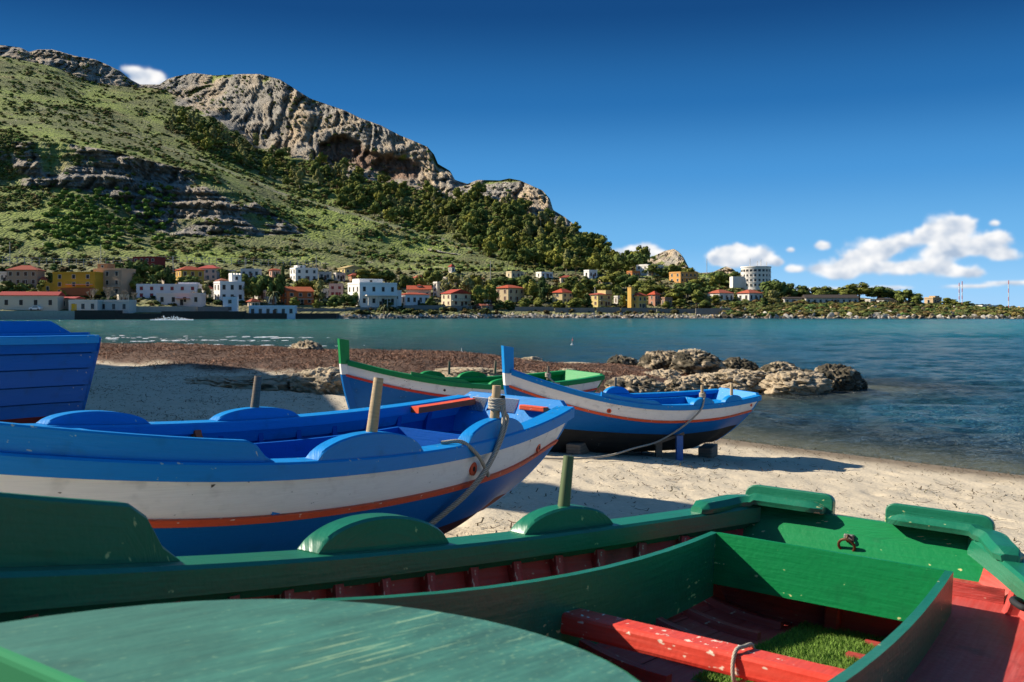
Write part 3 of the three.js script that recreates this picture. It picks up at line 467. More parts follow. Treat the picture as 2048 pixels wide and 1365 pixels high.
moored.black = boat({ label: 'blue and white fishing boat with black bottom, propped up at the water edge', X: 3.752, D: 16.229, h: 1.44, yaw: 0.489, pitch: 0.032, roll: 0.028, L: 4.371, wt: 0.538, wm: 0.856, tm: 0.45, p: 2.18, as: 0.102, ab: 0.483, ts: 0.424, c1: 0.057, c2: 0.235, depth: 0.80, waterline: -0.45, waterRise: 0.12, crown: 0.05, rake: 0.5,
  paint: { ...blueSet, bottom: paints.bottomBlack, deck: paints.blueRail, coaming: paints.blueRail }, cockpit: [0.8, 2.1, 0.36, 0.46], foreDeck: 2.5, deckDrop: 0.13, coaming: 0.11, ribs: 9,
  humps: [[0.27, 0.37, -1, 0.10], [0.12, 0.215, -1, 0.09], [0.37, 0.48, 1, 0.12]], washboards: [[0.5, 0.72, -1, 0.06]],
  pins: [[0.32, -1, 0.24, 0.026, rawWood, -0.08], [0.17, -1, 0.22, 0.026, rawWood, -0.04], [0.43, 1, 0.22, 0.026, greyWood, 0]], discs: [[0.69, 0.17, 0.034, paints.orange], [0.03, 0.12, 0.025, paints.orange]] });
moored.green = boat({ label: 'green, white and blue fishing boat with a tall green stem post', X: 1.326, D: 18.235, h: 1.251, yaw: 0.58, pitch: 0.019, roll: 0.021, L: 4.842, wt: 0.613, wm: 0.829, tm: 0.451, p: 2.192, as: 0.112, ab: 0.406, ts: 0.434, c1: 0.061, c2: 0.231, depth: 0.80, waterline: -0.58, waterRise: 0.16, crown: 0.04,
  paint: { topside: paints.white, hull: paints.blueHull, bottom: paints.bottomRed, stripe: paints.stripeRed, inner: paints.boatGreen, rail: paints.boatGreen, deck: paints.boatGreen, transom: paints.boatGreen }, cockpit: [0.9, 2.5, 0.4, 0.5], foreDeck: 2.9, deckDrop: 0.16, coaming: 0.1, ribs: 9,
  humps: [[0.40, 0.53, -1, 0.10], [0.34, 0.46, 1, 0.10], [0.52, 0.63, 1, 0.10]], washboards: [[0.6, 0.8, -1, 0.05]],
  pins: [[0.50, 1, 0.24, 0.026, greyWood, 0], [0.3, 1, 0.24, 0.026, greyWood, 0.05], [0.28, -1, 0.24, 0.026, greyWood, 0]], discs: [[0.69, 0.14, 0.02, dullBlack]] });
moored.own = boat({ label: 'green fishing boat with a red inside and open cockpit, closest to the viewer', X: 1.499, D: 4.2, h: 1.048, yaw: 0.986, pitch: 0.113, roll: 0.033, L: 4.87, wt: 0.524, wm: 1.098, tm: 0.407, p: 2.151, as: 0.138, ab: 0.435, ts: 0.332, c1: 0.07, c2: 0.26, depth: 0.74, waterline: -0.5, crown: 0.02, stringer: true, railWidth: 0.11, rake: 0.42, fine: 90,
  paint: { topside: paints.greenBright, hull: paints.white, bottom: paints.bottomRed, stripe: paints.orange, inner: paints.red, rib: paints.red, rail: paints.green, deck: paints.red, transom: paints.greenBright, coaming: paints.green, coamingAft: paints.greenBright, foreDeck: paints.green },
  cockpit: [0.56, 2.75, 0.445, 0.52], foreDeck: 4.1, farDrop: 0.2, stringerDrop: 0.082, deckDrop: 0.13, coaming: 0.145, ribs: 15, floor: -0.275,
  humps: [[0.328, 0.460, 1, 0.105], [0.150, 0.246, 1, 0.088]], washboards: [[0.572, 0.95, 1, 0.165]],
  pins: [[0.198, 1, 0.24, 0.026, std('#5d6b4a', 0.6, { metalness: 0.4 }), 0.03]] });
moored.tall = boat({ label: 'tall dark blue clinker boat with dark red bottom', X: -4.20, D: 9.78, h: 0.29, yaw: 0.46, pitch: 0.035, roll: 0.0, L: 6.2, wt: 0.75, wm: 1.0, tm: 0.5, p: 2.4, as: 0.06, ab: 0.4, ts: 0.4, c1: 0.05, c2: 0.2, depth: 1.5, crown: 0.0, rake: 0.25, railWidth: 0.12,
  planks: [[0, 0.1, paints.blueTall, 0.03], [0.1, 0.2, paints.blueTall, 0.03], [0.2, 0.31, paints.blueTall, 0.03], [0.31, 0.42, paints.blueTall, 0.03], [0.42, 0.5, paints.blueTall, 0.03], [0.5, 1, paints.bottomRed, 0.02]],
  paint: { topside: paints.blueTall, hull: paints.blueTall, bottom: paints.bottomRed, stripe: paints.blueTall, inner: paints.blueTall, rail: paints.blueRail, deck: paints.blueTall, transom: paints.blueTall }, cockpit: [1.2, 4, 0.5, 0.6], foreDeck: 4.6, deckDrop: 0.3, coaming: 0.12, ribs: 0, humps: [], washboards: [[0.03, 0.9, 1, 0.15, 0.012]] });
// ---------------------------------------------------------------- fittings of the boats
function fit(b, name, geo, mat) { return mesh(name, geo, mat, b.g); }
function rounded(x0, y0, z0, x1, y1, z1, r = 0.012) {        // a box with chamfered long edges, from corner to corner
  const s = new THREE.Shape(), w = x1 - x0, d = z1 - z0; r = Math.min(r, w / 2.2, d / 2.2, (y1 - y0) / 2.2);
  s.moveTo(r, 0); s.lineTo(w - r, 0); s.lineTo(w, r); s.lineTo(w, d - r); s.lineTo(w - r, d); s.lineTo(r, d); s.lineTo(0, d - r); s.lineTo(0, r); s.closePath();
  const g = new THREE.ExtrudeGeometry(s, { depth: y1 - y0 - 2 * r * 0.6, bevelEnabled: true, bevelThickness: r * 0.6, bevelSize: r * 0.6, bevelSegments: 2, bevelOffset: -r * 0.6 });
  g.rotateX(Math.PI / 2); g.translate(x0, y1 - r * 0.6, z0); return g;
}
{ // the near green boat
  const b = moored.own, { f } = b, top = f.sheer(0);
  // half-moon engine cover amidships
  const s = new THREE.Shape(), xc = 3.68, hw = 0.47, N = 28; s.moveTo(xc, -hw); for (let i = 0; i <= N; i++) { const a = Math.PI * i / N; s.lineTo(xc - 0.67 * Math.pow(Math.sin(a), 0.75), -hw * Math.cos(a)); } s.closePath();
  const cover = new THREE.ExtrudeGeometry(s, { depth: 0.05, bevelEnabled: true, bevelThickness: 0.012, bevelSize: 0.012, bevelSegments: 3, curveSegments: 24 }); cover.rotateX(Math.PI / 2); cover.translate(0, 0.178, -0.16);
  const lid = fit(b, 'engine_cover', cover, [paints.greenPale, std('#0f7a4c', 0.9)]);
  const wall = new THREE.ExtrudeGeometry(s, { depth: 0.34, bevelEnabled: false, curveSegments: 24 }); wall.scale(1, 0.97, 1); wall.rotateX(Math.PI / 2); wall.translate(-0.012, 0.117, -0.16); mesh('engine_box', wall, paints.greenBright, lid);
  // thwart with flaking red paint and a loop of cord
  const beam = fit(b, 'thwart', rounded(1.60, -0.16, -0.62, 1.72, -0.095, 0.66, 0.02), paints.redBright);
  mesh('cord_loop', tube([[1.59, -0.13, -0.10], [1.61, -0.088, -0.10], [1.66, -0.084, -0.095], [1.715, -0.088, -0.09], [1.73, -0.13, -0.09], [1.72, -0.17, -0.095], [1.63, -0.172, -0.1]], 0.006, 8, 60, true), ropeMat, beam);
  // red lining of the cockpit sides: boards that curve down to the floor, with bent frames over them
  for (const sd of [1, -1]) {
    const lineAt = (x, k, lift = 0) => { const a = k * Math.PI / 2, v = 0.62 - 0.46 * (1 - Math.cos(a)) , z = (sd > 0 ? -0.10 : -0.175) - (sd > 0 ? 0.168 : 0.093) * Math.sin(a); return [x, z + lift * Math.sin(a), sd * (v - lift * Math.cos(a))]; };
    for (let p = 0; p < 5; p++) fit(b, 'lining_board', grid(24, 4, (i, j) => { const x = lerp(0.34, 2.72, i), q = lineAt(x, (p + j * 0.97) / 5); return [...q, x, q[1] * 2 + q[2]]; }, sd < 0), paints.red);
    for (let k = 0; k < 9; k++) { const x = 0.50 + k * 0.27; fit(b, 'bent_frame', skin(Array.from({ length: 11 }, (_, i) => { const q0 = lineAt(x - 0.022, i / 10), q1 = lineAt(x + 0.022, i / 10), q2 = lineAt(x + 0.02, i / 10, 0.03), q3 = lineAt(x - 0.02, i / 10, 0.03), r = [q0, q1, q2, q3]; return sd > 0 ? r : r.reverse(); })), paints.red); }
  }
  fit(b, 'bulkhead', box(0.02, 0.30, 1.2, 0.33, -0.14, 0), paints.red);
  fit(b, 'centre_post', rounded(0.345, -0.27, -0.03, 0.40, 0.0, 0.03, 0.008), paints.red);
  // quarter knees on the transom corners: a board along the transom that turns onto the rail, with a raised lip behind
  for (const [sd, v0, v1] of [[1, 0.15, 0.54], [-1, 0.12, 0.53]]) {
    const path = [[0.045, v0], [0.045, lerp(v0, v1, 0.5)], [0.055, v1 - 0.08], [0.10, v1 - 0.005], [0.20, v1 + 0.035], [0.33, v1 + 0.085]], c = new THREE.CatmullRomCurve3(path.map(([x, v]) => new THREE.Vector3(x, 0, v * sd)));
    const pts = c.getPoints(22);
    const knee = fit(b, 'transom_knee', skin(pts.map((p, i) => { const q = pts[Math.min(i + 1, 22)], o = pts[Math.max(0, i - 1)], dx = q.x - o.x, dz = q.z - o.z, n = Math.hypot(dx, dz), px = dz / n * sd, pz = -dx / n * sd, e = i === 0 || i === 22 ? 0.6 : 1, w = 0.052 * e, z = top + 0.024 - (p.x > 0.06 ? f.sheer(0) - f.sheer(p.x / f.L) : 0); const r = [[p.x + px * w, z, p.z + pz * w], [p.x + px * w * 1.1, z + 0.02, p.z + pz * w * 1.1], [p.x + px * w * 0.7, z + 0.045 * e, p.z + pz * w * 0.7], [p.x - px * w * 0.7, z + 0.045 * e, p.z - pz * w * 0.7], [p.x - px * w, z + 0.02, p.z - pz * w], [p.x - px * w, z, p.z - pz * w]]; return sd > 0 ? r : r.reverse(); })), paints.green);
    const lip = new THREE.Shape(), a = Math.min(v0, v1) - 0.02, e = Math.max(v0, v1) - 0.02; lip.moveTo(a, 0); lip.lineTo(a, 0.055); lip.quadraticCurveTo(a, 0.085, a + 0.035, 0.087); lip.lineTo(e - 0.05, 0.087); lip.quadraticCurveTo(e, 0.085, e, 0.04); lip.lineTo(e, 0); lip.closePath();
    const lg = new THREE.ExtrudeGeometry(lip, { depth: 0.03, bevelEnabled: true, bevelThickness: 0.006, bevelSize: 0.006, bevelSegments: 2 }); lg.rotateY(-Math.PI / 2); lg.scale(1, 1, sd); if (sd < 0) lg.index || flip(lg); lg.translate(-0.0, top + 0.012, 0); mesh('knee_lip', lg, paints.green, knee);
  }
  // ring bolt on the inside of the transom
  const plate = fit(b, 'ring_plate', rounded(0.05, 0.065, 0.012, 0.075, 0.092, 0.055, 0.006), steel); const ring = new THREE.TorusGeometry(0.033, 0.006, 10, 28); ring.rotateY(Math.PI / 2); ring.rotateZ(-0.5); ring.translate(0.095, 0.045, 0.034); mesh('ring', ring, ironRing, plate);
  const eye = new THREE.TorusGeometry(0.013, 0.005, 8, 16); eye.translate(0.08, 0.075, 0.034); mesh('ring_eye', eye, ironRing, plate);
  fit(b, 'rubber_strap', tube([[0.55, 0.0, -0.70], [0.58, 0.018, -0.665], [0.64, 0.02, -0.66], [0.70, 0.012, -0.70], [0.66, 0.006, -0.73], [0.60, 0.006, -0.735]], 0.011, 8, 40), dullBlack);
  // artificial grass mat on the floor boards
  const matG = thing('grass_mat', 'green artificial grass mat lying on the floor of the green boat', 'mat'); matG.position.copy(b.g.position); matG.rotation.copy(b.g.rotation);
  const slab = grid(30, 24, (i, j) => { const x = lerp(0.36, 1.52, i), z = lerp(-0.38, 0.12, j); return [x + 0.02 * noise(0, z * 6, 3), -0.258 + 0.012 * noise(x * 6, 1, z * 6), z + 0.03 * noise(x * 5, 2, 0), x, z]; }, true); mesh('mat_backing', slab, std(C(0.05, 0.10, 0.015), 1), matG);
  const blade = new THREE.BufferGeometry(); blade.setAttribute('position', new THREE.Float32BufferAttribute([-0.0016, 0, 0, 0.0016, 0, 0, 0.004, 0.016, 0.003], 3)); blade.computeVertexNormals();
  const n = 22000, im = new THREE.InstancedMesh(blade, new THREE.MeshStandardMaterial({ color: 0xffffff, roughness: 0.8, side: THREE.DoubleSide }), n), r = RNG(77), M = new THREE.Matrix4(), Q = new THREE.Quaternion(), E = new THREE.Euler();
  for (let i = 0; i < n; i++) { const x = lerp(0.37, 1.51, r()), z = lerp(-0.37, 0.11, r()); Q.setFromEuler(E.set((r() - 0.5) * 0.9, r() * 6.28, (r() - 0.5) * 0.9)); M.compose(new THREE.Vector3(x, -0.256 + 0.012 * noise(x * 6, 1, z * 6), z), Q, new THREE.Vector3(1.2, 0.7 + r() * 0.7, 1.2)); im.setMatrixAt(i, M); const k = 0.6 + r() * 0.8; im.setColorAt(i, C(0.13 * k, 0.235 * k, 0.025 * k)); }
  im.name = 'mat_pile'; im.userData.kind = 'stuff'; im.castShadow = im.receiveShadow = true; matG.add(im);
}
function flip(g) { const p = g.attributes.position, n = g.attributes.normal, u = g.attributes.uv; for (let i = 0; i < p.count; i += 3) for (const [a, k] of [[p, 3], [n, 3], [u, 2]]) if (a) for (let c = 0; c < k; c++) { const t = a.array[(i + 1) * k + c]; a.array[(i + 1) * k + c] = a.array[(i + 2) * k + c]; a.array[(i + 2) * k + c] = t; } }
{ // the near blue boat
  const b = moored.near, { f } = b, top = f.sheer(0);
  for (const [v0, v1, w0, w1] of [[0.235, 0.385, 0.055, 0.165], [-0.06, 0.095, 0.07, 0.18]]) {
    const lean = (g) => { const p = g.attributes.position; for (let i = 0; i < p.count; i++) p.setX(i, p.getX(i) + (top - p.getY(i)) * 0.594 - 0.0035); return g; };
    const plate = fit(b, 'tread_plate', lean(rounded(0.035, w0, v0, 0.042, w1, v1, 0.003)), std('#b9bcc0', 0.34, { metalness: 0.85 })), bars = [];
    for (let i = 0; i < 9; i++) for (let j = 0; j < 6; j++) { const v = lerp(v0 + 0.012, v1 - 0.012, i / 8), w = lerp(w0 + 0.012, w1 - 0.012, j / 5), a = box(0.003, 0.003, 0.017); a.rotateX((i + j) % 2 ? 0.785 : -0.785); a.translate(0.0435, w, v); bars.push(a); }
    mesh('tread_bars', lean(join(bars)), std('#d4d6d8', 0.28, { metalness: 0.9 }), plate).userData.kind = 'stuff';
  }
  fit(b, 'transom_knee', rounded(0.04, 0.105, -0.36, 0.12, 0.145, -0.12, 0.012), paints.orange);
  // knee along the far rail, and the orange stringers inside
  const sw = (t0, t1, sd, a, c, z0, z1, n = 24) => skin(Array.from({ length: n + 1 }, (_, i) => { const t = lerp(t0, t1, i / n), s = f.sheer(t), r = [f.at(t, s, sd, a), f.at(t, s, sd, c), f.at(t, s, sd, c), f.at(t, s, sd, a)]; r[0][1] = r[1][1] = s + z1; r[2][1] = r[3][1] = s + z0; return sd > 0 ? r : r.reverse(); }));
  fit(b, 'transom_knee', sw(0.004, 0.125, 1, -0.21, -0.085, -0.035, 0.012), paints.orange);
  fit(b, 'inner_stringer', sw(0.13, 0.36, 1, -0.155, -0.05, -0.20, -0.165), paints.orange);
  fit(b, 'frame_knee', skin(Array.from({ length: 15 }, (_, i) => { const k = i / 14, t = 0.50, x = t * f.L - 0.05 * k - 0.25 * k ** 3, z = f.sheer(t) - 0.02 - 0.17 * Math.sin(k * 1.5), v = f.half(t) - 0.13 - 0.30 * k ** 2; return [[x, z, v], [x + 0.05, z, v], [x + 0.05, z - 0.03, v + 0.03], [x, z - 0.03, v + 0.03]]; })), paints.orange);
  fit(b, 'mooring_ring', (() => { const g = new THREE.TorusGeometry(0.045, 0.008, 10, 28); g.rotateY(Math.PI / 2); g.translate(0.07, 0.055, 0.165); return g; })(), std('#16407c', 0.5, { metalness: 0.4 }));
  fit(b, 'transom_post', rounded(0.03, -0.1, -0.235, 0.06, 0.13, -0.205, 0.006), paints.blueInner);
}
// ropes: laid in the place, in metres (x, up, -ahead), round the pins they are tied to
function pinPoint(b, t, sd, high) { const q = b.at(t, b.f.sheer(t), sd, -0.015); b.g.updateMatrixWorld(true); return b.g.localToWorld(new THREE.Vector3(q[0], q[1] + high, q[2])); }
function onSkin(b, t, drop, off = 0.02) { b.g.updateMatrixWorld(true); return b.g.localToWorld(new THREE.Vector3(...b.at(t, b.f.sheer(t) - drop, -1, off))); }
function coil(c, r, turns, rise) { const out = []; for (let i = 0; i <= turns * 10; i++) { const a = i / 10 * Math.PI * 2; out.push([c.x + Math.cos(a) * r, c.y + rise * i / (turns * 10), c.z + Math.sin(a) * r]); } return out; }
function rope(label, paths, r) { const o = mesh('mooring_rope', join(paths.map((p) => tube(p, r, 8, Math.max(40, p.length * 6)))), ropeMat); tag(o, label, 'rope'); return o; }
const xyz = (v) => [v.x, v.y, v.z];
{
  const b = moored.near, p = pinPoint(b, 0.29, -1, 0.20), a = xyz(onSkin(b, 0.275, -0.14, 0.03)), c1 = xyz(onSkin(b, 0.30, 0.02, 0.045)), c2 = xyz(onSkin(b, 0.345, 0.25, 0.06)), c3 = xyz(onSkin(b, 0.40, 0.52, 0.05));
  const d1 = xyz(onSkin(b, 0.308, 0.02, 0.05)), d2 = xyz(onSkin(b, 0.356, 0.25, 0.065)), d3 = xyz(onSkin(b, 0.412, 0.54, 0.05));
  const e0 = xyz(onSkin(b, 0.40, -0.03, -0.09)), e1 = xyz(onSkin(b, 0.385, -0.04, 0.0)), e2 = xyz(onSkin(b, 0.365, 0.03, 0.05)), e3 = xyz(onSkin(b, 0.325, 0.17, 0.05)), e4 = xyz(onSkin(b, 0.305, 0.22, 0.03));
  rope('pale rope wound round the wooden pin of the near blue boat', [coil(p, 0.045, 4, 0.075), [[p.x + 0.045, p.y + 0.05, p.z], [p.x + 0.05, p.y - 0.02, p.z + 0.03], a, c1, c2, c3], [[p.x + 0.03, p.y + 0.02, p.z + 0.04], [p.x + 0.045, p.y - 0.05, p.z + 0.05], d1, d2, d3], [e0, e1, e2, e3, e4]], 0.0125);
}
{
  const b = moored.black, p = pinPoint(b, 0.32, -1, 0.13), q1 = xyz(onSkin(b, 0.335, 0.03, 0.05)), q2 = xyz(onSkin(b, 0.40, 0.28, 0.07)), q3 = xyz(onSkin(b, 0.47, 0.52, 0.09)), gy = (x, d) => ground(x, d) + 0.03;
  rope('slack rope hanging from the pin of the black-bottomed boat down to the sand', [coil(p, 0.038, 3, 0.06), [[p.x + 0.02, p.y, p.z + 0.04], q1, q2, q3, [1.75, gy(1.75, 14.0) + 0.14, -14.0], [1.35, gy(1.35, 13.7) + 0.04, -13.7], [0.9, gy(0.9, 13.5), -13.5], [0.45, gy(0.45, 13.45), -13.45], [-0.2, gy(-0.2, 13.6), -13.6]]], 0.014);
}
{
  const b = moored.green, p = pinPoint(b, 0.28, -1, 0.12); rope('white rope knotted round a pin of the green and white boat', [coil(p, 0.04, 3, 0.07), [[p.x, p.y, p.z + 0.04], [p.x + 0.12, p.y - 0.1, p.z + 0.02], [p.x + 0.2, p.y - 0.12, p.z - 0.05]]], 0.014);
}
// trestle and blocks that hold the black-bottomed boat upright
{
  const gx = 2.42, gd = 14.75, gy = ground(gx, gd), t = thing('boat_trestle', 'small trestle of old painted boards propping the black-bottomed boat', 'trestle', [gx, gy, -gd], 0.2);
  const old = paint('#4a74b4', { chips: 0.75, under: '#a58770', seed: 61, size: 256 });
  mesh('leg', box(0.10, 0.42, 0.055, 0.12, 0.14, 0.0), old, t); mesh('leg', box(0.10, 0.36, 0.05, -0.16, 0.12, -0.14), greyWood, t);
  const bar = box(0.5, 0.05, 0.05, -0.02, 0, 0); bar.rotateZ(0.28); bar.translate(0, 0.31, -0.08); mesh('cross_bar', bar, greyWood, t);
  [[1.0, 14.55], [3.2, 15.9]].forEach(([x, d], k) => { const o = mesh('keel_block', rounded(-0.3, -0.1, -0.11, 0.3, 0.17, 0.11, 0.02), greyWood); o.position.set(x, ground(x, d), -d); o.rotation.y = 1.2; tag(o, k ? 'weathered timber block under the stern of the black-bottomed boat' : 'weathered timber block under the bow of the black-bottomed boat', 'block'); });
}
// ---------------------------------------------------------------- rocks of the near shore
const rockMat = new THREE.MeshStandardMaterial({ vertexColors: true, roughness: 0.95, bumpMap: dataTexture(512, (u, v) => { const a = tiled(u, v, 8, 5, 71), b = tiled(u, v, 22, 3, 72); const n = 0.5 + 0.3 * (1 - 2 * Math.abs(a)) * 0.8 + 0.25 * b; return [n, n, n]; }, false, [1.6, 1.6]), bumpScale: 0.05 });
function rockShape(seed, sx, sy, sz, { dark = 0.3, pits = 1, nu = 96, nv = 60, flat = 0 } = {}) {
  const g = new THREE.SphereGeometry(1, nu, nv), p = g.attributes.position, col = [], uv = [], v = new THREE.Vector3();
  for (let i = 0; i < p.count; i++) {
    v.fromBufferAttribute(p, i); const n = v.clone();
    const big = fbm(n.x * 1.3 + seed * 3.1, n.y * 1.3, n.z * 1.3 + seed, 3), lump = ridged(n.x * 2.9 + seed, n.y * 2.4, n.z * 2.9 + seed * 2, 5), pit = ridged(n.x * 7 + seed, n.y * 3.2, n.z * 7, 3), tiny = noise(n.x * 22, n.y * 18 + seed, n.z * 22);
    const cut = 1 - smooth(0, 0.13, Math.abs(noise(n.x * 3.1 + seed * 2, n.y * 1.4, n.z * 3.1))), step = (n.y * 3.2 + 1.2 * big) % 1, ledge = smooth(0.0, 0.3, step < 0 ? step + 1 : step) - (step < 0 ? step + 1 : step); let r = 1 + 0.42 * big + 0.20 * lump + pits * (0.17 * pit + 0.06 * tiny) - 0.22 * cut + 0.05 * ledge;
    v.multiplyScalar(r); if (flat && v.y > flat) v.y = flat + (v.y - flat) * 0.35;
    v.set(v.x * sx, v.y * sy, v.z * sz); p.setXYZ(i, v.x, v.y, v.z); uv.push(v.x + v.z * 0.6, v.y + v.z * 0.4);
    // tan weathered stone, overgrown by ragged mats of dark weed
    const w = smooth(-0.05, 0.09, dark - 0.52 + 1.15 * fbm(n.x * 2.3 + seed * 5, n.y * 2.3, n.z * 2.3, 5)), o = 0.5 + 0.5 * fbm(n.x * 1.7 + 9, n.y * 2 + seed, n.z * 1.7, 3), k = 1 + 0.35 * noise(n.x * 15 + 4, n.y * 15, n.z * 15 + seed);
    col.push(...[lerp(0.35, 0.43, o), lerp(0.30, 0.32, o), lerp(0.225, 0.19, o)].map((c, m) => clamp(lerp(c, [0.070, 0.058, 0.036][m], w) * k, 0.01, 0.8)));
  }
  g.setAttribute('color', new THREE.Float32BufferAttribute(col, 3)); g.setAttribute('uv', new THREE.Float32BufferAttribute(uv, 2)); g.computeVertexNormals();
  return g;
}
const rocks = [   // bearing, top, foot and width as seen, metres ahead, look, label
  [1325, 694, 757, 88, 35.5, { dark: 0.62 }, 'tall rock with a dark weedy face, first of the pair on the point'], [1392, 695, 760, 104, 34.5, { dark: 0.55 }, 'tall pale-topped rock, second of the pair on the point'], [1476, 714, 758, 78, 36, { dark: 0.85 }, 'low dark weed-covered rock behind the point'],
  [1242, 710, 755, 74, 36.5, { dark: 0.8 }, 'dark rounded rock where the point meets the seaweed bank'], [1482, 734, 784, 118, 31.5, { dark: 0.28 }, 'tan rock with pitted top in the middle of the point'], [1590, 736, 790, 128, 30.6, { dark: 0.30 }, 'big tan boulder with a smooth rounded back near the tip of the point'],
  [1668, 726, 786, 100, 32, { dark: 0.8 }, 'dark boulder at the very tip of the point'], [1412, 742, 782, 100, 31.8, { dark: 0.2 }, 'pale broken rock in front of the tall pair'], [1272, 750, 796, 120, 28.5, { dark: 0.5 }, 'rock with a black overhang behind the stern of the green boat'], [1366, 752, 792, 88, 29.5, { dark: 0.42 }, 'low brown rock beside the little inlet'],
  [1205, 742, 772, 100, 31.5, { dark: 0.2 }, 'flat pale rock slab at the edge of the seaweed'], [1150, 718, 744, 96, 36, { dark: 0.35, flat: 0.4 }, 'flat slab half buried in seaweed'], [1320, 738, 772, 90, 32.5, { dark: 0.18 }, 'pale rock ledge under the tall pair'], [1560, 722, 756, 80, 35, { dark: 0.6 }, 'brown rock behind the big tan boulder'], [1062, 712, 738, 56, 35, { dark: 0.2 }, 'small whitish rock behind the blue stem post'],
  [940, 726, 768, 150, 27, { dark: 0.12, flat: 0.5 }, 'tan sandstone ledge behind the green and white boat'], [830, 738, 768, 110, 27.5, { dark: 0.15, flat: 0.5 }, 'low sandstone ledge beside the bow of the green and white boat'], [645, 730, 792, 118, 24.5, { dark: 0.10 }, 'tan sandstone outcrop next to the tall green stem'], [505, 740, 796, 190, 25, { dark: 0.22, flat: 0.45 }, 'long low sandstone ledge rising out of the beach'], [372, 734, 772, 120, 29, { dark: 0.35, flat: 0.4 }, 'weed-draped ledge at the foot of the seaweed bank'],
  [430, 742, 794, 150, 25.5, { dark: 0.3, flat: 0.45 }, 'broken sandstone shelf left of the long low ledge'], [575, 738, 790, 110, 25.5, { dark: 0.2, flat: 0.5 }, 'sandstone shelf joining the long ledge and the tan outcrop'], [290, 744, 774, 130, 28.5, { dark: 0.4, flat: 0.4 }, 'low brown shelf closest to the tall blue boat'], [735, 738, 772, 90, 27.5, { dark: 0.3 }, 'brown rock seen past the tall green stem'], [885, 730, 766, 90, 29, { dark: 0.3, flat: 0.5 }, 'pale brown shelf above the bow deck of the green and white boat'], [1050, 736, 768, 96, 29, { dark: 0.35, flat: 0.5 }, 'brown shelf behind the blue stem post'], [1130, 736, 770, 90, 30, { dark: 0.4 }, 'brown rock above the cockpit of the green and white boat'],
  [611, 680, 720, 80, 39, { dark: 0.45 }, 'lone boulder standing on the seaweed bank'], [232, 686, 708, 62, 44, { dark: 0.4 }, 'small flat boulder at the water beyond the tall blue boat'], [1710, 752, 784, 40, 32.5, { dark: 0.85 }, 'small dark rock lying in the water off the point'], [1530, 742, 778, 60, 33.5, { dark: 0.35 }, 'small tan rock wedged between the larger ones'],
];
rocks.forEach(([x, y0, y1, w, d, look, label], k) => {
  const W = w / FOC * d, top = EYE + (626 - y0) / FOC * d, low = Math.min(EYE + (626 - y1) / FOC * d, ground((x - 1024) / FOC * d, d)) - 0.12, h = top - low;
  const g = rockShape(k * 1.73 + 2.1, W / 2 / 1.16, h / 2 / 1.22 * (look.flat ? 1.25 : 1), Math.max(W * 0.42, 0.5), look), o = mesh('shore_rock', g, rockMat); o.position.set((x - 1024) / FOC * d, low + h * 0.42, -d); o.rotation.y = (k * 0.7) % 0.8 - 0.4; tag(o, label, 'rock', 'rocks of the near shore');
});
// ---------------------------------------------------------------- dead seaweed: on the bank, and scattered over the sand
function ribbon(len, wide, curl, twist) { const N = 4, p = [], ix = []; for (let i = 0; i <= N; i++) { const a = (i / N - 0.5) * curl, s = i / N - 0.5, w = wide * (1 - 1.2 * s * s), z = Math.sin(i * 1.7 + twist) * wide * 0.8; p.push(Math.sin(a) * len / curl, (1 - Math.cos(a)) * len / curl * 0.8, z - w / 2, Math.sin(a) * len / curl, (1 - Math.cos(a)) * len / curl * 0.8 + wide * 0.3, z + w / 2); if (i < N) { const k = i * 2; ix.push(k, k + 1, k + 2, k + 1, k + 3, k + 2); } } const g = new THREE.BufferGeometry(); g.setAttribute('position', new THREE.Float32BufferAttribute(p, 3)); g.setIndex(ix); g.computeVertexNormals(); return g; }
function scatter(name, geo, mat, n, place) { const im = new THREE.InstancedMesh(geo, mat, n), M = new THREE.Matrix4(), Q = new THREE.Quaternion(), E = new THREE.Euler(), P = new THREE.Vector3(), S = new THREE.Vector3(); let k = 0; for (let i = 0; i < n * 6 && k < n; i++) { const q = place(i); if (!q) continue; Q.setFromEuler(E.set(...q.turn)); M.compose(P.set(...q.p), Q, S.set(...(q.s.length ? q.s : [q.s, q.s, q.s]))); im.setMatrixAt(k, M); im.setColorAt(k, C(...q.c)); k++; } im.count = k; im.name = numbered(name); im.castShadow = im.receiveShadow = true; im.userData.kind = 'stuff'; scene.add(im); return im; }
const leafy = () => new THREE.MeshStandardMaterial({ color: 0xffffff, roughness: 0.95, side: THREE.DoubleSide });
{
  const r = RNG(31);
  scatter('seaweed_bank', ribbon(0.20, 0.016, 1.0, 0.4), leafy(), 80000, () => { const d = 24 + 28 * r(), x = lerp(-0.55, 0.30, r()) * d, s = toWater(x, d), w = weed(x, d, s); const lumpy = fbm(x * 0.7, 4, d * 0.7, 3); if (r() > w * (1.0 + 1.4 * lumpy) - 0.12) return null; const k = (0.55 + r()) * (1 + 0.6 * lumpy), red = r(); return { p: [x, ground(x, d) + 0.01 + 0.10 * Math.max(0, lumpy) * r(), -d], turn: [(r() - 0.5) * 0.9, r() * 6.28, (r() - 0.5) * 0.7], s: 0.45 + r() * 0.75, c: [lerp(0.13, 0.24, red) * k, lerp(0.08, 0.12, red) * k, lerp(0.055, 0.07, red) * k] }; });
}
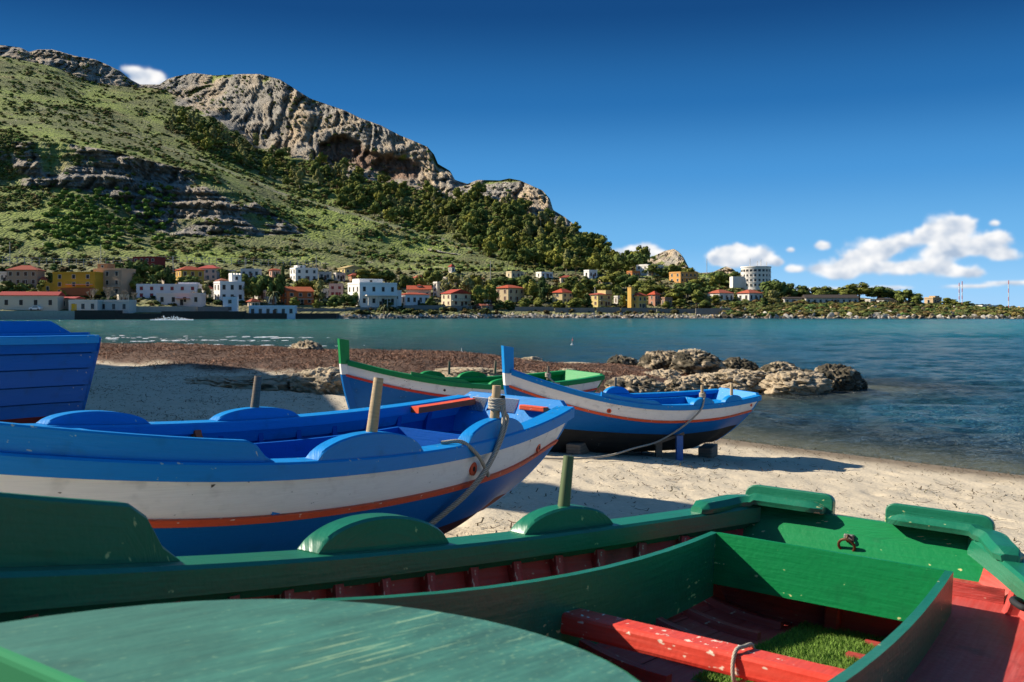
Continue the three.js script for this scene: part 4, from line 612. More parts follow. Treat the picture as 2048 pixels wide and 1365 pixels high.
{
  const r = RNG(32);
  scatter('beach_wrack', ribbon(0.16, 0.012, 1.1, 1.2), leafy(), 11000, () => { const d = 3.5 + 26 * Math.pow(r(), 0.8), x = lerp(-0.54, 0.54, r()) * d, s = toWater(x, d); if (s < 0.5) return null; const patch = smooth(-0.1, 0.45, fbm(x * 0.35 + 3, 0, d * 0.35, 3)), leftWall = smooth(-1, -5, x) * smooth(10, 14, d); if (r() > 0.14 + 0.4 * patch + 1.6 * leftWall * patch * patch + 0.15 * leftWall + 0.55 * smooth(2.2, 0.8, s)) return null; return { p: [x, ground(x, d) + 0.012, -d], turn: [(r() - 0.5) * 0.5, r() * 6.28, (r() - 0.5) * 0.4], s: [0.12 + 1.0 * Math.pow(r(), 2.2), 0.3 + r() * 0.6, 0.5 + r() * 0.9], c: [0.05 + 0.03 * r(), 0.035 + 0.02 * r(), 0.02] }; });
}
// ---------------------------------------------------------------- unseen building, added and shaped to throw its shade across the sand
{
  const rise = 12, sh = (rise - 0.7) / Math.tan(SUN_EL), dx = Math.cos(SUN_AZ) * sh, dd = -Math.sin(SUN_AZ) * sh;
  const edge = [[-7.2, 28], [-4.9, 24], [-3.9, 20], [-3.4, 15.3], [0.2, 10.9], [3.5, 8.2], [1.3, 8.55], [-4, 9.6]].map(([x, d]) => [x - dx, d - dd]);
  edge.unshift([edge[0][0] - 12, edge[0][1] + 6]); edge.push([edge[edge.length - 1][0] - 14, edge[edge.length - 1][1] + 4]);
  const s = new THREE.Shape(); edge.forEach(([x, d], i) => (i ? s.lineTo(x, d) : s.moveTo(x, d))); s.closePath();
  const g = new THREE.ExtrudeGeometry(s, { depth: rise - 0.6, bevelEnabled: false }); g.rotateX(-Math.PI / 2);
  const t = thing('unseen_shade_building', 'unseen cream building added beside the beach to cast shade on the sand', 'building');
  mesh('wall', g, std(C(0.62, 0.55, 0.42), 0.9), t); t.position.y = 0.6;
  const cap = new THREE.ExtrudeGeometry(s, { depth: 0.5, bevelEnabled: true, bevelThickness: 0.05, bevelSize: 0.15, bevelSegments: 1 }); cap.rotateX(-Math.PI / 2); cap.translate(0, rise - 1.15, 0); mesh('cornice', cap, std(C(0.7, 0.66, 0.58), 0.9), t);
  for (let i = 1; i < edge.length - 1; i++) { const [ax, ad] = edge[i - 1], [bx, bd] = edge[i], n = Math.hypot(bx - ax, bd - ad), yaw = Math.atan2(bd - ad, bx - ax); if (n < 2.4) continue; for (let k = 0; k < Math.floor(n / 3); k++) for (let fl = 0; fl < 3; fl++) { const u = (k + 0.5) / Math.floor(n / 3), w = box(1.2, 1.7, 0.12); w.rotateY(yaw); w.translate(lerp(ax, bx, u), 1.8 + fl * 3.4, -lerp(ad, bd, u)); mesh('window', w, std('#24303a', 0.2), t); } }
}
// ---------------------------------------------------------------- the village on the far shore
const wallMats = {}, wallMat = (c) => (wallMats[c] ??= new THREE.MeshStandardMaterial({ color: hex(c).multiplyScalar(1.12), roughness: 0.92, map: plaster }));
const plaster = dataTexture(256, (u, v) => { const k = 0.93 + 0.09 * tiled(u, v, 4, 4, 81) - 0.05 * smooth(0.2, 0.5, tiled(u, v, 10, 3, 82, 0.3)); return [k, k * 0.99, k * 0.975]; }, true, [0.2, 0.2]);
const tileTex = dataTexture(256, (u, v) => { const k = 0.82 + 0.2 * tiled(u, v, 12, 3, 84) + 0.10 * Math.sin(u * 6.283 * 16); return [k, k * 0.97, k * 0.95]; }, true, [0.25, 0.25]);
const roofMats = {}, roofMat = (c) => (roofMats[c] ??= new THREE.MeshStandardMaterial({ color: hex(c), roughness: 0.9, map: tileTex }));
const paneMat = std('#1d242b', 0.25), shutterMats = { brown: std('#5a3a28', 0.7), green: std('#2f4a3a', 0.7), dark: std('#2a2623', 0.6), red: std('#8c2f33', 0.7), blue: std('#3a556b', 0.6) }, trimMat = std('#cfc8ba', 0.85), railMat = std('#4a4a48', 0.6);
function hipRoof(w, d, rise, over = 0.5, ridge = null) {
  const W = w / 2 + over, Dp = d / 2 + over, r = ridge ?? Math.max(0, W - Dp), thick = 0.18, P = [[-W, 0, Dp], [W, 0, Dp], [W, 0, -Dp], [-W, 0, -Dp], [-r, rise, 0], [r, rise, 0]].map(([x, y, z]) => [x, y + thick, z]);
  const lo = [[-W, 0, Dp], [W, 0, Dp], [W, 0, -Dp], [-W, 0, -Dp]], tri = [];
  const q = (a, b, c, e) => tri.push(a, b, c, a, c, e), t = (a, b, c) => tri.push(a, b, c);
  q(P[0], P[1], P[5], P[4]); q(P[2], P[3], P[4], P[5]); t(P[1], P[2], P[5]); t(P[3], P[0], P[4]);
  for (let i = 0; i < 4; i++) q(lo[i], lo[(i + 1) % 4], P[(i + 1) % 4], P[i]); q(lo[3], lo[2], lo[1], lo[0]);
  return flat(tri);
}
function gableRoof(w, d, rise, over = 0.4, along = 'x') {
  const W = w / 2 + over, Dp = d / 2 + over, t = 0.18, tri = [], q = (a, b, c, e) => tri.push(a, b, c, a, c, e), at = (x, y, z) => (along === 'x' ? [x, y, z] : [z, y, -x]), [A, B] = along === 'x' ? [W, Dp] : [Dp, W];
  const P = [at(-A, t, B), at(A, t, B), at(A, t, -B), at(-A, t, -B), at(-A, rise + t, 0), at(A, rise + t, 0)], lo = [at(-A, 0, B), at(A, 0, B), at(A, 0, -B), at(-A, 0, -B)];
  q(P[0], P[1], P[5], P[4]); q(P[2], P[3], P[4], P[5]); tri.push(P[1], P[2], P[5], P[3], P[0], P[4]); for (let i = 0; i < 4; i++) q(lo[i], lo[(i + 1) % 4], P[(i + 1) % 4], P[i]); q(lo[3], lo[2], lo[1], lo[0]);
  return flat(tri);
}
function flat(tri) { const g = new THREE.BufferGeometry(); g.setAttribute('position', new THREE.Float32BufferAttribute(tri.flat(), 3)); g.setAttribute('uv', new THREE.Float32BufferAttribute(tri.flatMap(([x, y, z]) => [x + z * 0.3, y * 1.4 + z]), 2)); g.computeVertexNormals(); return g; }
const winGeo = {};
function windowAt(parent, x, y, z, w, h, turn, shutter, arched) {
  const key = `${w.toFixed(2)},${h.toFixed(2)}`; winGeo[key] ??= [join([box(w + 0.24, 0.12, 0.10, 0, h / 2 + 0.06, 0), box(0.12, h, 0.10, -w / 2 - 0.06, 0, 0), box(0.12, h, 0.10, w / 2 + 0.06, 0, 0)]), box(w, h, 0.05), box(w + 0.36, 0.09, 0.22, 0, -h / 2 - 0.045, 0.05)];
  const f = mesh('window', winGeo[key][0], trimMat, parent); f.position.set(x, y, z); f.rotation.y = turn;
  mesh('pane', winGeo[key][1], shutter ?? paneMat, f).position.z = 0.0; mesh('sill', winGeo[key][2], trimMat, f);
}
// a house as seen between bearings x0 and x1, from its eaves (top) to its foot
function house(name, label, [x0, x1, top, foot], o = {}) {
  const xm = (x0 + x1) / 2, gnd = groundSeen(xm, foot), d = gnd.d, yaw = (o.yaw ?? 0.32) > 0.15 ? (o.yaw ?? 0.32) + 0.36 : o.yaw ?? 0.5, span = (x1 - x0) / FOC * d, ratio = o.deep ?? 0.7, w = span / (Math.cos(yaw) + ratio * Math.sin(Math.abs(yaw))), dp = w * ratio, h = (foot - top) / FOC * d;
  const t = thing(name, label, o.category ?? 'house', [(xm - 1024) / FOC * d, EYE + (626 - foot) / FOC * d, -d - dp * 0.3], yaw), wm = wallMat(o.color ?? '#e8e4dc'), floors = o.floors ?? Math.max(1, Math.round(h / 3.4)), base = 5;
  mesh('wall', box(w, h + base, dp, 0, (h - base) / 2, 0), wm, t);
  if (o.roof === 'hip') mesh('roof', hipRoof(w, dp, o.rise ?? Math.min(w, dp) * 0.24).translate(0, h, 0), roofMat(o.roofColor ?? '#c0542f'), t);
  else if (o.roof === 'gable') mesh('roof', gableRoof(w, dp, o.rise ?? dp * 0.25, 0.4, o.along).translate(0, h, 0), roofMat(o.roofColor ?? '#c0542f'), t);
  else { const e = 0.22, ph = o.parapet ?? 0.55; mesh('parapet', join([box(w + 0.1, ph, e, 0, h + ph / 2, dp / 2 - e / 2 + 0.05), box(w + 0.1, ph, e, 0, h + ph / 2, -dp / 2 + e / 2 - 0.05), box(e, ph, dp - 2 * e + 0.1, -w / 2 + e / 2 - 0.05, h + ph / 2, 0), box(e, ph, dp - 2 * e + 0.1, w / 2 - e / 2 + 0.05, h + ph / 2, 0)]), wm, t); mesh('cornice', box(w + 0.34, 0.16, dp + 0.34, 0, h - 0.12, 0), wm, t); }
  const cols = o.cols ?? Math.max(2, Math.round(w / 3.6)), sh = o.shutters ? shutterMats[o.shutters] : paneMat, fh = h / floors, ww = Math.min(1.3, w / cols * 0.4), wh = Math.min(2.0, fh * 0.5);
  for (let f = 0; f < floors; f++) { for (let c = 0; c < cols; c++) windowAt(t, lerp(-w / 2, w / 2, (c + 0.5) / cols), f * fh + fh * 0.52, dp / 2 + 0.02, ww, wh, 0, sh); const sc = o.sideCols ?? Math.max(1, Math.round(dp / 4.2)); for (let c = 0; c < sc; c++) windowAt(t, -w / 2 - 0.02, f * fh + fh * 0.52, lerp(-dp / 2, dp / 2, (c + 0.5) / sc), ww, wh, -Math.PI / 2, sh); }
  if (o.door !== false) { const dr = mesh('door', box(1.3, Math.min(2.4, fh * 0.75), 0.09, w * 0.06, Math.min(2.4, fh * 0.75) / 2, dp / 2 + 0.07), o.shutters ? shutterMats[o.shutters] : shutterMats.brown, t); mesh('door_frame', join([box(0.14, 2.6, 0.12, w * 0.06 - 0.73, 1.3, dp / 2 + 0.065), box(0.14, 2.6, 0.12, w * 0.06 + 0.73, 1.3, dp / 2 + 0.065)]), trimMat, dr); }
  for (const b of o.balconies ?? []) { const [bx, by, bw] = b, slab = mesh('balcony', box(bw * w, 0.18, 1.3, bx * w, by * h, dp / 2 + 0.65), trimMat, t), bars = [box(bw * w, 0.07, 0.05, bx * w, by * h + 1.0, dp / 2 + 1.27)]; for (let k = 0; k <= 10; k++) bars.push(box(0.04, 0.95, 0.04, bx * w + lerp(-0.49, 0.49, k / 10) * bw * w, by * h + 0.55, dp / 2 + 1.27)); mesh('railing', join(bars), o.railColor ?? railMat, slab); }
  for (const e of o.extra ?? []) {       // wings, towers, porches: [part, x, y, z, w, h, d] in shares of the house, colour, roof
    const [part, ex, ey, ez, ew, eh, ed, col, rf] = e, X = ex * w, Z = ez * dp, W = ew * w, H = eh * h, D = ed * dp, y = ey * h;
    const m = mesh(part, box(W, H, D, X, y + H / 2, Z), col === 'red roof' ? roofMat('#a8453a') : wallMat(col ?? o.color ?? '#e8e4dc'), t);
    if (rf) mesh('roof', hipRoof(W, D, Math.min(W, D) * 0.28, 0.35).translate(X, y + H, Z), roofMat(rf === true ? o.roofColor ?? '#c0542f' : rf), m);
    else if (/tower|penthouse|wing/.test(part)) mesh('cap', box(W + 0.2, 0.2, D + 0.2, X, y + H + 0.1, Z), wallMat(col ?? o.color ?? '#e8e4dc'), m);
    if (/tower|wing|penthouse/.test(part)) windowAt(m, X, y + H * 0.6, Z + D / 2 + 0.02, Math.min(1.1, W * 0.3), Math.min(1.6, H * 0.4), 0, sh);
    if (part === 'crenel_tower') for (let k = 0; k < 4; k++) mesh('crenel', box(W / 8, 0.7, D + 0.1, X + lerp(-0.44, 0.44, k / 3) * W, y + H + 0.55, Z), wallMat(col ?? o.color), m);
  }
  for (const [cx, cz] of o.posts ?? []) mesh('porch_column', box(0.3, h * 0.45, 0.3, cx * w, h * 0.225, cz * dp), trimMat, t);
  if (o.chimney) mesh('chimney', box(0.6, 1.5, 0.6, -w * 0.2, h + 1.0, -dp * 0.1), wm, t);
  return t;
}
const terra = '#bb5029';
house('seaside_house', 'brown house with red hip roof beside the tall poles at the edge of the village', [14, 76, 541, 572], { color: '#b79a80', roof: 'hip', roofColor: '#a8482c', shutters: 'brown', yaw: 0.1 });
house('seaside_house', 'ochre yellow flat-roofed house with a brick-red lower wing', [108, 204, 547, 592], { color: '#cf9f2f', yaw: -0.12, cols: 3, shutters: 'dark', extra: [['wing', -0.62, 0, 0.1, 0.26, 0.55, 0.8, '#d2a032'], ['terrace_wall', 0.15, 0, 0.62, 0.7, 0.34, 0.3, '#b4633c']], balconies: [[0.15, 0.5, 0.6]] });
house('villa', 'tan villa with a small rooftop room behind the ochre house', [186, 260, 540, 592], { color: '#b89b80', yaw: -0.25, shutters: 'dark', cols: 3, extra: [['penthouse', -0.3, 1, 0, 0.36, 0.22, 0.5, '#b3875f']], balconies: [[0.25, 0.36, 0.4]] });
house('boat_shed', 'long cream boat shed with a red sheet roof', [0, 115, 592, 620], { category: 'shed', color: '#cdc4b2', roof: 'gable', roofColor: '#b23a34', yaw: 0.12, deep: 0.35, rise: 1.5, cols: 4, floors: 1, door: false, shutters: 'dark' });
house('boat_shed', 'lower grey shed at the end of the red-roofed boat shed', [104, 162, 598, 618], { category: 'shed', color: '#9f978a', roof: 'gable', roofColor: '#b5443e', yaw: -0.3, deep: 0.5, rise: 0.7, cols: 1, floors: 1, door: false });
house('store_block', 'low white harbour store with a bright yellow door', [138, 198, 603, 624], { category: 'store', color: '#d8d4cc', yaw: -0.05, deep: 0.4, floors: 1, cols: 3, door: false, extra: [['yellow_door', -0.32, 0, 0.5, 0.2, 0.75, 0.03, '#e0b21c']] });
house('store_block', 'low grey-white harbour store with small square windows', [196, 266, 603, 625], { category: 'store', color: '#c9c6bf', yaw: -0.15, deep: 0.4, floors: 1, cols: 3, door: false });
house('seaside_house', 'long white two-storey house with dark red shutters', [274, 396, 571, 598], { color: '#e2dfe2', yaw: 0.06, deep: 0.3, cols: 6, shutters: 'red', extra: [['terrace_room', 0.32, 1, 0, 0.3, 0.22, 0.7, '#dfdcdf']] });
house('seaside_house', 'low pinkish white house with an awning in front of the long white house', [314, 404, 589, 611], { color: '#dccfcb', yaw: 0.04, deep: 0.35, cols: 4, floors: 1, shutters: 'dark', extra: [['awning', 0.1, 0.55, 0.7, 0.3, 0.06, 0.4, '#c07a5c']] });
house('villa', 'yellow villa with orange hip roof half hidden by a round pine', [348, 404, 541, 572], { color: '#cfa74a', roof: 'hip', roofColor: terra, yaw: 0.3, shutters: 'brown' });
house('villa', 'pale modern villa with red roof and large windows', [394, 440, 538, 560], { color: '#cbb9b4', roof: 'hip', roofColor: '#b9463a', shutters: 'blue', yaw: -0.15 });
house('castle_house', 'white castle-like house with a battlemented tower', [424, 485, 566, 604], { color: '#e9e7e4', yaw: 0.28, cols: 3, shutters: 'dark', extra: [['crenel_tower', 0.28, 1, -0.1, 0.40, 0.42, 0.5, '#e9e7e4'], ['wing', -0.3, 1, 0, 0.34, 0.10, 0.7, '#e4dfd8', '#b06a4a']] });
house('seaside_house', 'small pale blue block below the castle-like house', [445, 474, 597, 625], { color: '#cfdce6', yaw: 0.1, cols: 1, floors: 2, door: false });
house('bathing_house', 'low white bathing house with blue posts at the quay', [498, 590, 614, 632], { category: 'building', color: '#d6dfe6', yaw: 0.05, deep: 0.3, floors: 1, cols: 6 });
house('villa', 'white flat-roofed villa high up behind the pines', [480, 520, 540, 556], { color: '#dedcd8', yaw: 0.1, cols: 3, floors: 1 });
house('villa', 'dark red villa under the slope', [266, 322, 516, 536], { color: '#7c302c', yaw: -0.2, shutters: 'dark', extra: [['wing', -0.55, 0.5, 0, 0.4, 0.4, 0.8, '#8f8577']] });
house('seaside_house', 'small pink house with a red roof above the pines', [537, 560, 541, 554], { color: '#c89a86', roof: 'hip', roofColor: terra, floors: 1, cols: 2 });
house('villa', 'stepped white modernist villa with an outside stair', [577, 634, 538, 562], { color: '#eceae6', yaw: 0.2, cols: 3, extra: [['wing', -0.2, 1, 0, 0.35, 0.26, 0.6, '#eceae6']] });
house('seaside_house', 'orange house with a terracotta roof behind the bathing house', [557, 625, 584, 609], { color: '#cd6c3a', roof: 'gable', roofColor: '#cf6a35', yaw: 0.22, shutters: 'dark', balconies: [[0.1, 0.42, 0.7]] });
house('barn', 'pale yellow gabled building at the top of the village', [674, 724, 538, 548], { color: '#d6c07f', roof: 'gable', roofColor: '#cbb87e', along: 'z', floors: 1, cols: 3, rise: 1.8 });
house('seaside_house', 'narrow pink and white house beside the big white villa', [656, 686, 570, 594], { color: '#dab9ae', yaw: 0.15, cols: 2, shutters: 'red' });
house('villa', 'big white villa with tall dark windows and a columned porch', [692, 792, 568, 614], { color: '#eeece8', yaw: 0.22, cols: 4, floors: 2, shutters: 'dark', extra: [['penthouse', -0.1, 1, -0.1, 0.62, 0.20, 0.6, '#eeece8'], ['porch_roof', 0.05, 0.46, 0.62, 0.9, 0.05, 0.35, '#e0dcd4'], ['side_wing', 0.55, 0, 0, 0.25, 0.72, 0.7, '#eae8e4']], posts: [[-0.35, 0.76], [-0.1, 0.76], [0.15, 0.76], [0.4, 0.76]] });
house('seaside_house', 'low white house with terracotta eaves next to the big white villa', [794, 858, 590, 611], { color: '#ebe9ea', roof: 'hip', roofColor: terra, rise: 1.0, yaw: 0.18, floors: 1, cols: 4, shutters: 'dark' });
house('villa', 'pinkish villa with orange roofs and a little domed turret', [812, 862, 580, 600], { color: '#cfa995', roof: 'gable', roofColor: '#c65a34', yaw: 0.1, cols: 3, extra: [['tower', 0.0, 0.9, 0.1, 0.2, 0.5, 0.3, '#cdb09c', '#b34a30']] });
house('seaside_house', 'plain white tower block between the pines', [866, 889, 566, 594], { color: '#e4e0d8', yaw: 0.35, cols: 1, floors: 3, door: false });
house('chalet', 'cream chalet with a red roof and wide balcony', [882, 941, 588, 613], { color: '#dfcfae', roof: 'gable', roofColor: '#c24a33', yaw: 0.3, along: 'z', cols: 2, balconies: [[0, 0.45, 0.96]], shutters: 'brown' });
house('seaside_house', 'cream house with brown shutters and an orange hip roof', [990, 1049, 577, 604], { color: '#d3bd98', roof: 'hip', roofColor: '#cb5a30', yaw: 0.5, shutters: 'brown', rise: 1.6, chimney: false });
house('seaside_house', 'square cream house with a bright orange pyramid roof', [1105, 1147, 586, 607], { color: '#d9c391', roof: 'hip', roofColor: '#d0522e', yaw: 0.5, shutters: 'dark', rise: 2.0, chimney: true });
house('villa', 'pale yellow villa with balcony and taller block on its side', [1176, 1226, 590, 613], { color: '#d8c27e', yaw: 0.35, roof: 'hip', roofColor: '#c2604a', rise: 0.8, cols: 2, shutters: 'brown', extra: [['tower', 0.28, 0, 0.05, 0.42, 1.38, 0.8, '#d2c086']], balconies: [[-0.2, 0.48, 0.5]] });
house('villa', 'yellow villa with orange hip roof and a square tower', [1262, 1295, 592, 618], { color: '#d9b564', roof: 'hip', roofColor: '#d4552c', yaw: 0.4, cols: 2, shutters: 'dark', rise: 1.4, extra: [['tower', -0.62, 0, -0.3, 0.42, 1.62, 0.5, '#d8ac58']] });
house('villa', 'rose-coloured tower house with a small orange roof', [1298, 1321, 590, 612], { color: '#bd8a70', roof: 'hip', roofColor: '#cf5630', yaw: 0.4, cols: 2, deep: 1, rise: 1.8, shutters: 'dark' });
house('seaside_house', 'unfinished brown house beside the rose-coloured tower', [1322, 1345, 597, 614], { color: '#9b7a64', yaw: 0.2, cols: 2, shutters: 'dark' });
house('twin_house', 'white house with orange hip roof, first of the twin houses', [1417, 1470, 587, 604], { color: '#e8e4de', roof: 'hip', roofColor: '#c9694a', yaw: 0.3, cols: 3, rise: 1.8, shutters: 'dark' });
house('twin_house', 'white house with orange hip roof, second of the twin houses', [1477, 1528, 587, 604], { color: '#e8e4de', roof: 'hip', roofColor: '#c9694a', yaw: 0.3, cols: 3, rise: 1.8, shutters: 'dark' });
house('villa', 'white cube house among dark pines on the hill', [1168, 1195, 542, 557], { color: '#eeeeec', yaw: 0.3, cols: 2, floors: 1 });
house('apartment_block', 'white flat-roofed apartments below the rocky peak', [1273, 1329, 532, 550], { category: 'building', color: '#e2e0dc', yaw: 0.35, cols: 5, floors: 2, shutters: 'dark', extra: [['penthouse', -0.2, 1, 0, 0.5, 0.12, 0.6, '#dddbd8']] });
house('seaside_house', 'small orange-brown house under the white apartments', [1254, 1281, 544, 556], { color: '#b87843', yaw: 0.3, cols: 2, floors: 1 });
house('villa', 'orange and beige modern villa on the hill with a long balcony', [1340, 1396, 546, 566], { color: '#cf9a58', yaw: 0.25, cols: 4, shutters: 'dark', extra: [['side_wing', 0.42, 0, 0.02, 0.34, 0.96, 0.9, '#a98c6c']], balconies: [[-0.1, 0.5, 0.6]] });
house('seaside_house', 'small white house with flat roof on the lower hill', [1072, 1106, 546, 556], { color: '#e6e3de', yaw: 0.2, cols: 3, floors: 1 });
house('seaside_house', 'flat cream house just above the cream hip-roofed house', [1012, 1048, 545, 556], { color: '#cdbf9e', yaw: 0.2, cols: 3, floors: 1 });
house('gatehouse', 'tiny white turret with a red roof high on the slope', [897, 910, 534, 546], { color: '#e5ddd2', roof: 'hip', roofColor: '#b8402f', cols: 1, floors: 1, deep: 1, rise: 1.6, door: false });
house('pavilion', 'long low pavilion with a dark pitched roof', [1610, 1716, 597, 608], { category: 'building', color: '#d8d2c6', roof: 'gable', roofColor: '#4a423c', deep: 0.25, yaw: 0.02, cols: 9, floors: 1, rise: 1.7 });
house('pavilion', 'short white pavilion with a dark flat eave', [1568, 1604, 598, 607], { category: 'building', color: '#ddd8cd', roof: 'gable', roofColor: '#4a423c', deep: 0.4, yaw: 0.02, cols: 3, floors: 1, rise: 0.8 });
house('pavilion', 'white pavilion half hidden behind the umbrella pines', [1752, 1800, 600, 609], { category: 'building', color: '#d9d4ca', roof: 'gable', roofColor: '#4a423c', deep: 0.35, cols: 4, floors: 1, rise: 0.8 });
house('seaside_house', 'beige stone block near the end of the headland', [1852, 1886, 597, 611], { color: '#c3aa86', yaw: 0.2, cols: 2, floors: 1, extra: [['penthouse', 0.15, 1, 0, 0.5, 0.3, 0.7, '#c8b08c']] });
house('seaside_house', 'white house with a dark gap below the brown cliff villa', [636, 662, 546, 560], { color: '#cfcac2', yaw: 0.1, cols: 2, floors: 1 });
house('garage', 'terracotta-roofed garden shed by the sea wall', [952, 986, 612, 619], { category: 'shed', color: '#9f8672', roof: 'gable', roofColor: '#b4654a', rise: 0.9, cols: 1, floors: 1 });
// smaller houses between and behind the larger ones
for (const [x0, x1, top, foot, col, roof, label] of [[0, 16, 546, 566, '#dcd6cc', 'flat', 'white house cut off by the edge of the picture'], [78, 92, 560, 574, '#c9b49a', 'hip', 'small buff cottage left of the ochre house'], [232, 256, 592, 606, '#c8bfae', 'flat', 'grey-beige outbuilding behind the harbour stores'], [322, 346, 556, 570, '#d2c3b2', 'flat', 'buff house above the long white house'], [404, 424, 578, 594, '#e4ddd4', 'hip', 'small white house in front of the castle-like house'], [448, 470, 542, 553, '#c4bdb4', 'flat', 'grey house above the castle-like house'], [508, 530, 583, 598, '#e0d9d0', 'flat', 'white cottage under the pines beside the castle-like house'], [494, 518, 604, 614, '#cdb8a4', 'hip', 'low buff cottage behind the bathing house'], [532, 552, 596, 608, '#dcd2c6', 'flat', 'cream cottage left of the orange house'], [600, 622, 566, 578, '#b9a491', 'hip', 'small brown house above the orange house'], [636, 656, 580, 596, '#d8cfc4', 'flat', 'small off-white house beside the narrow pink house'], [666, 690, 548, 562, '#cdc6bd', 'flat', 'grey-white house above the narrow pink house'], [696, 722, 552, 566, '#c58a62', 'hip', 'orange-roofed house behind the big white villa'], [756, 786, 548, 562, '#d5d3d0', 'flat', 'pale house showing over the big white villa'], [826, 850, 556, 570, '#cf9f7a', 'hip', 'terracotta house above the turreted villa'], [884, 906, 556, 568, '#d6cdbc', 'flat', 'pale house behind the plain white tower block'], [940, 966, 558, 572, '#cfc6b8', 'hip', 'small house above the chalet with a reddish roof'], [962, 984, 592, 606, '#d9cdb5', 'flat', 'cream cottage beside the cream hip-roofed house'], [1056, 1082, 566, 578, '#c9bb9c', 'flat', 'buff house half hidden in the pines'], [1120, 1146, 556, 568, '#d4c7ac', 'hip', 'cottage above the square cream house'], [1152, 1172, 578, 592, '#dcd3c2', 'flat', 'pale cottage beside the pale yellow villa'], [1196, 1222, 562, 574, '#cbb08c', 'flat', 'tan house in the pines above the pale yellow villa'], [1228, 1246, 594, 608, '#d9d4cc', 'flat', 'white cottage between the two yellow villas'], [1350, 1372, 586, 598, '#c29a78', 'hip', 'red-roofed cottage behind the rose-coloured tower'], [1376, 1398, 574, 586, '#d8d0c0', 'flat', 'pale cottage below the orange modern villa'], [1732, 1752, 601, 609, '#d6d0c6', 'flat', 'little white hut between the headland pines'], [1812, 1834, 603, 611, '#cfc7ba', 'flat', 'low white hut at the end of the pine row'], [1960, 1996, 613, 619, '#ddd8d0', 'flat', 'long low white wall-like hut on the bare headland']])
  house('cottage', label, [x0, x1, top, foot], { color: col, roof: roof === 'hip' ? 'hip' : undefined, roofColor: '#b9583a', cols: 2, shutters: ['dark', 'brown', 'green'][x0 % 3], yaw: 0.1 + (x0 % 5) * 0.09, rise: roof === 'hip' ? 1.3 : undefined, door: x0 % 2 === 0 });
{ // round white hotel on its knoll
  const g = groundSeen(1512, 576), d = g.d, s = d / FOC, R = 29 * s, h = 41 * s, t = thing('round_hotel', 'white drum-shaped hotel with arched galleries on the knoll', 'hotel', [(1512 - 1024) * s, EYE + (626 - 576) * s, -d]);
  mesh('wall', new THREE.CylinderGeometry(R, R, h + 4, 40).translate(0, h / 2 - 2, 0), wallMat('#e6e3de'), t); mesh('cornice', new THREE.CylinderGeometry(R * 1.04, R * 1.04, 0.7, 40).translate(0, h, 0), wallMat('#e6e3de'), t); mesh('wing', box(R * 1.1, h * 0.55, R, -R * 1.15, h * 0.27, 0), wallMat('#dedad4'), t);
  for (let f = 0; f < 4; f++) for (let k = 0; k < 13; k++) { const a = lerp(-1.7, 1.7, k / 12), y = h * (0.12 + 0.235 * f), w = f === 3 ? 1.5 : 1.1; windowAt(t, Math.sin(a) * (R + 0.02), y, Math.cos(a) * (R + 0.02), w, h * 0.11, a); }
  for (let f = 1; f < 4; f++) mesh('gallery_slab', new THREE.CylinderGeometry(R * 1.03, R * 1.03, 0.35, 40).translate(0, h * (0.02 + 0.235 * f), 0), wallMat('#e6e3de'), t);
  for (const [x, hh] of [[-0.4, 5], [0.1, 3.6], [0.35, 4.5], [0.75, 3]]) mesh('roof_mast', box(0.25, hh, 0.25, R * x, h + hh / 2, 0), trimMat, t);
}
// ---------------------------------------------------------------- quays, sea walls, poles
function slab(name, label, cat, x0, x1, y0, y1, mat, thick = 2.2, group) { const n = 14, rows = []; for (let i = 0; i <= n; i++) { const x = lerp(x0, x1, i / n), d = groundSeen(x, Math.min(y1, shoreY(x) - 0.4)).d - 1, s = d / FOC, X = (x - 1024) * s, T = EYE + (626 - y0) * s, B = Math.min(T - 0.4, EYE + (626 - y1) * s) - 0.6; rows.push([[X, T, -d + thick * 0.1], [X, T, -d - thick], [X, B, -d - thick], [X, B, -d + thick * 0.1]]); } const m = mesh(name, skin(rows), mat); tag(m, label, cat, group); return m; }
const wallGrey = new THREE.MeshStandardMaterial({ color: hex('#8e8a84'), roughness: 0.95, map: plaster }), wallDark = new THREE.MeshStandardMaterial({ color: hex('#4a4038'), roughness: 0.95, map: plaster }), wallPale = new THREE.MeshStandardMaterial({ color: hex('#b5ada0'), roughness: 0.95, map: plaster });
slab('quay', 'weathered stone quay under the boat sheds', 'quay', -20, 150, 622, 640, wallPale, 6); slab('quay', 'dark brown quay wall below the low harbour stores', 'quay', 150, 232, 621, 640, wallDark, 6); slab('quay', 'low black quay below the long white house', 'quay', 233, 322, 627, 640, wallDark, 6); slab('quay', 'long black quay in front of the castle-like house', 'quay', 323, 486, 623, 639.5, wallDark, 5); slab('quay', 'black jetty under the low bathing house', 'quay', 487, 672, 627, 639, wallDark, 6);
slab('sea_wall', 'pale block wall between the harbour stores and the castle-like house', 'wall', 268, 394, 613, 624, wallPale, 1); slab('sea_wall', 'grey rendered wall below the castle-like house', 'wall', 395, 456, 614, 625, wallGrey, 1);
for (const [x0, x1, y0, y1, what] of [[592, 690, 617, 622, 'in front of the orange house'], [692, 800, 615, 620, 'in front of the big white villa'], [806, 890, 611, 619, 'below the low white house'], [893, 944, 612, 620, 'below the cream chalet'], [1030, 1108, 614, 622, 'beside the cream hip-roofed house'], [1110, 1190, 616, 625, 'below the square cream house'], [1194, 1240, 615, 625, 'below the pale yellow villa'], [1243, 1312, 616, 625, 'below the yellow tower villa'], [1314, 1390, 618, 626, 'beyond the rose-coloured tower'], [1392, 1462, 617, 629, 'at the foot of the dry slope']]) slab('sea_wall', `grey garden wall along the shore ${what}`, 'wall', x0, x1, y0, y1, wallGrey, 0.8);
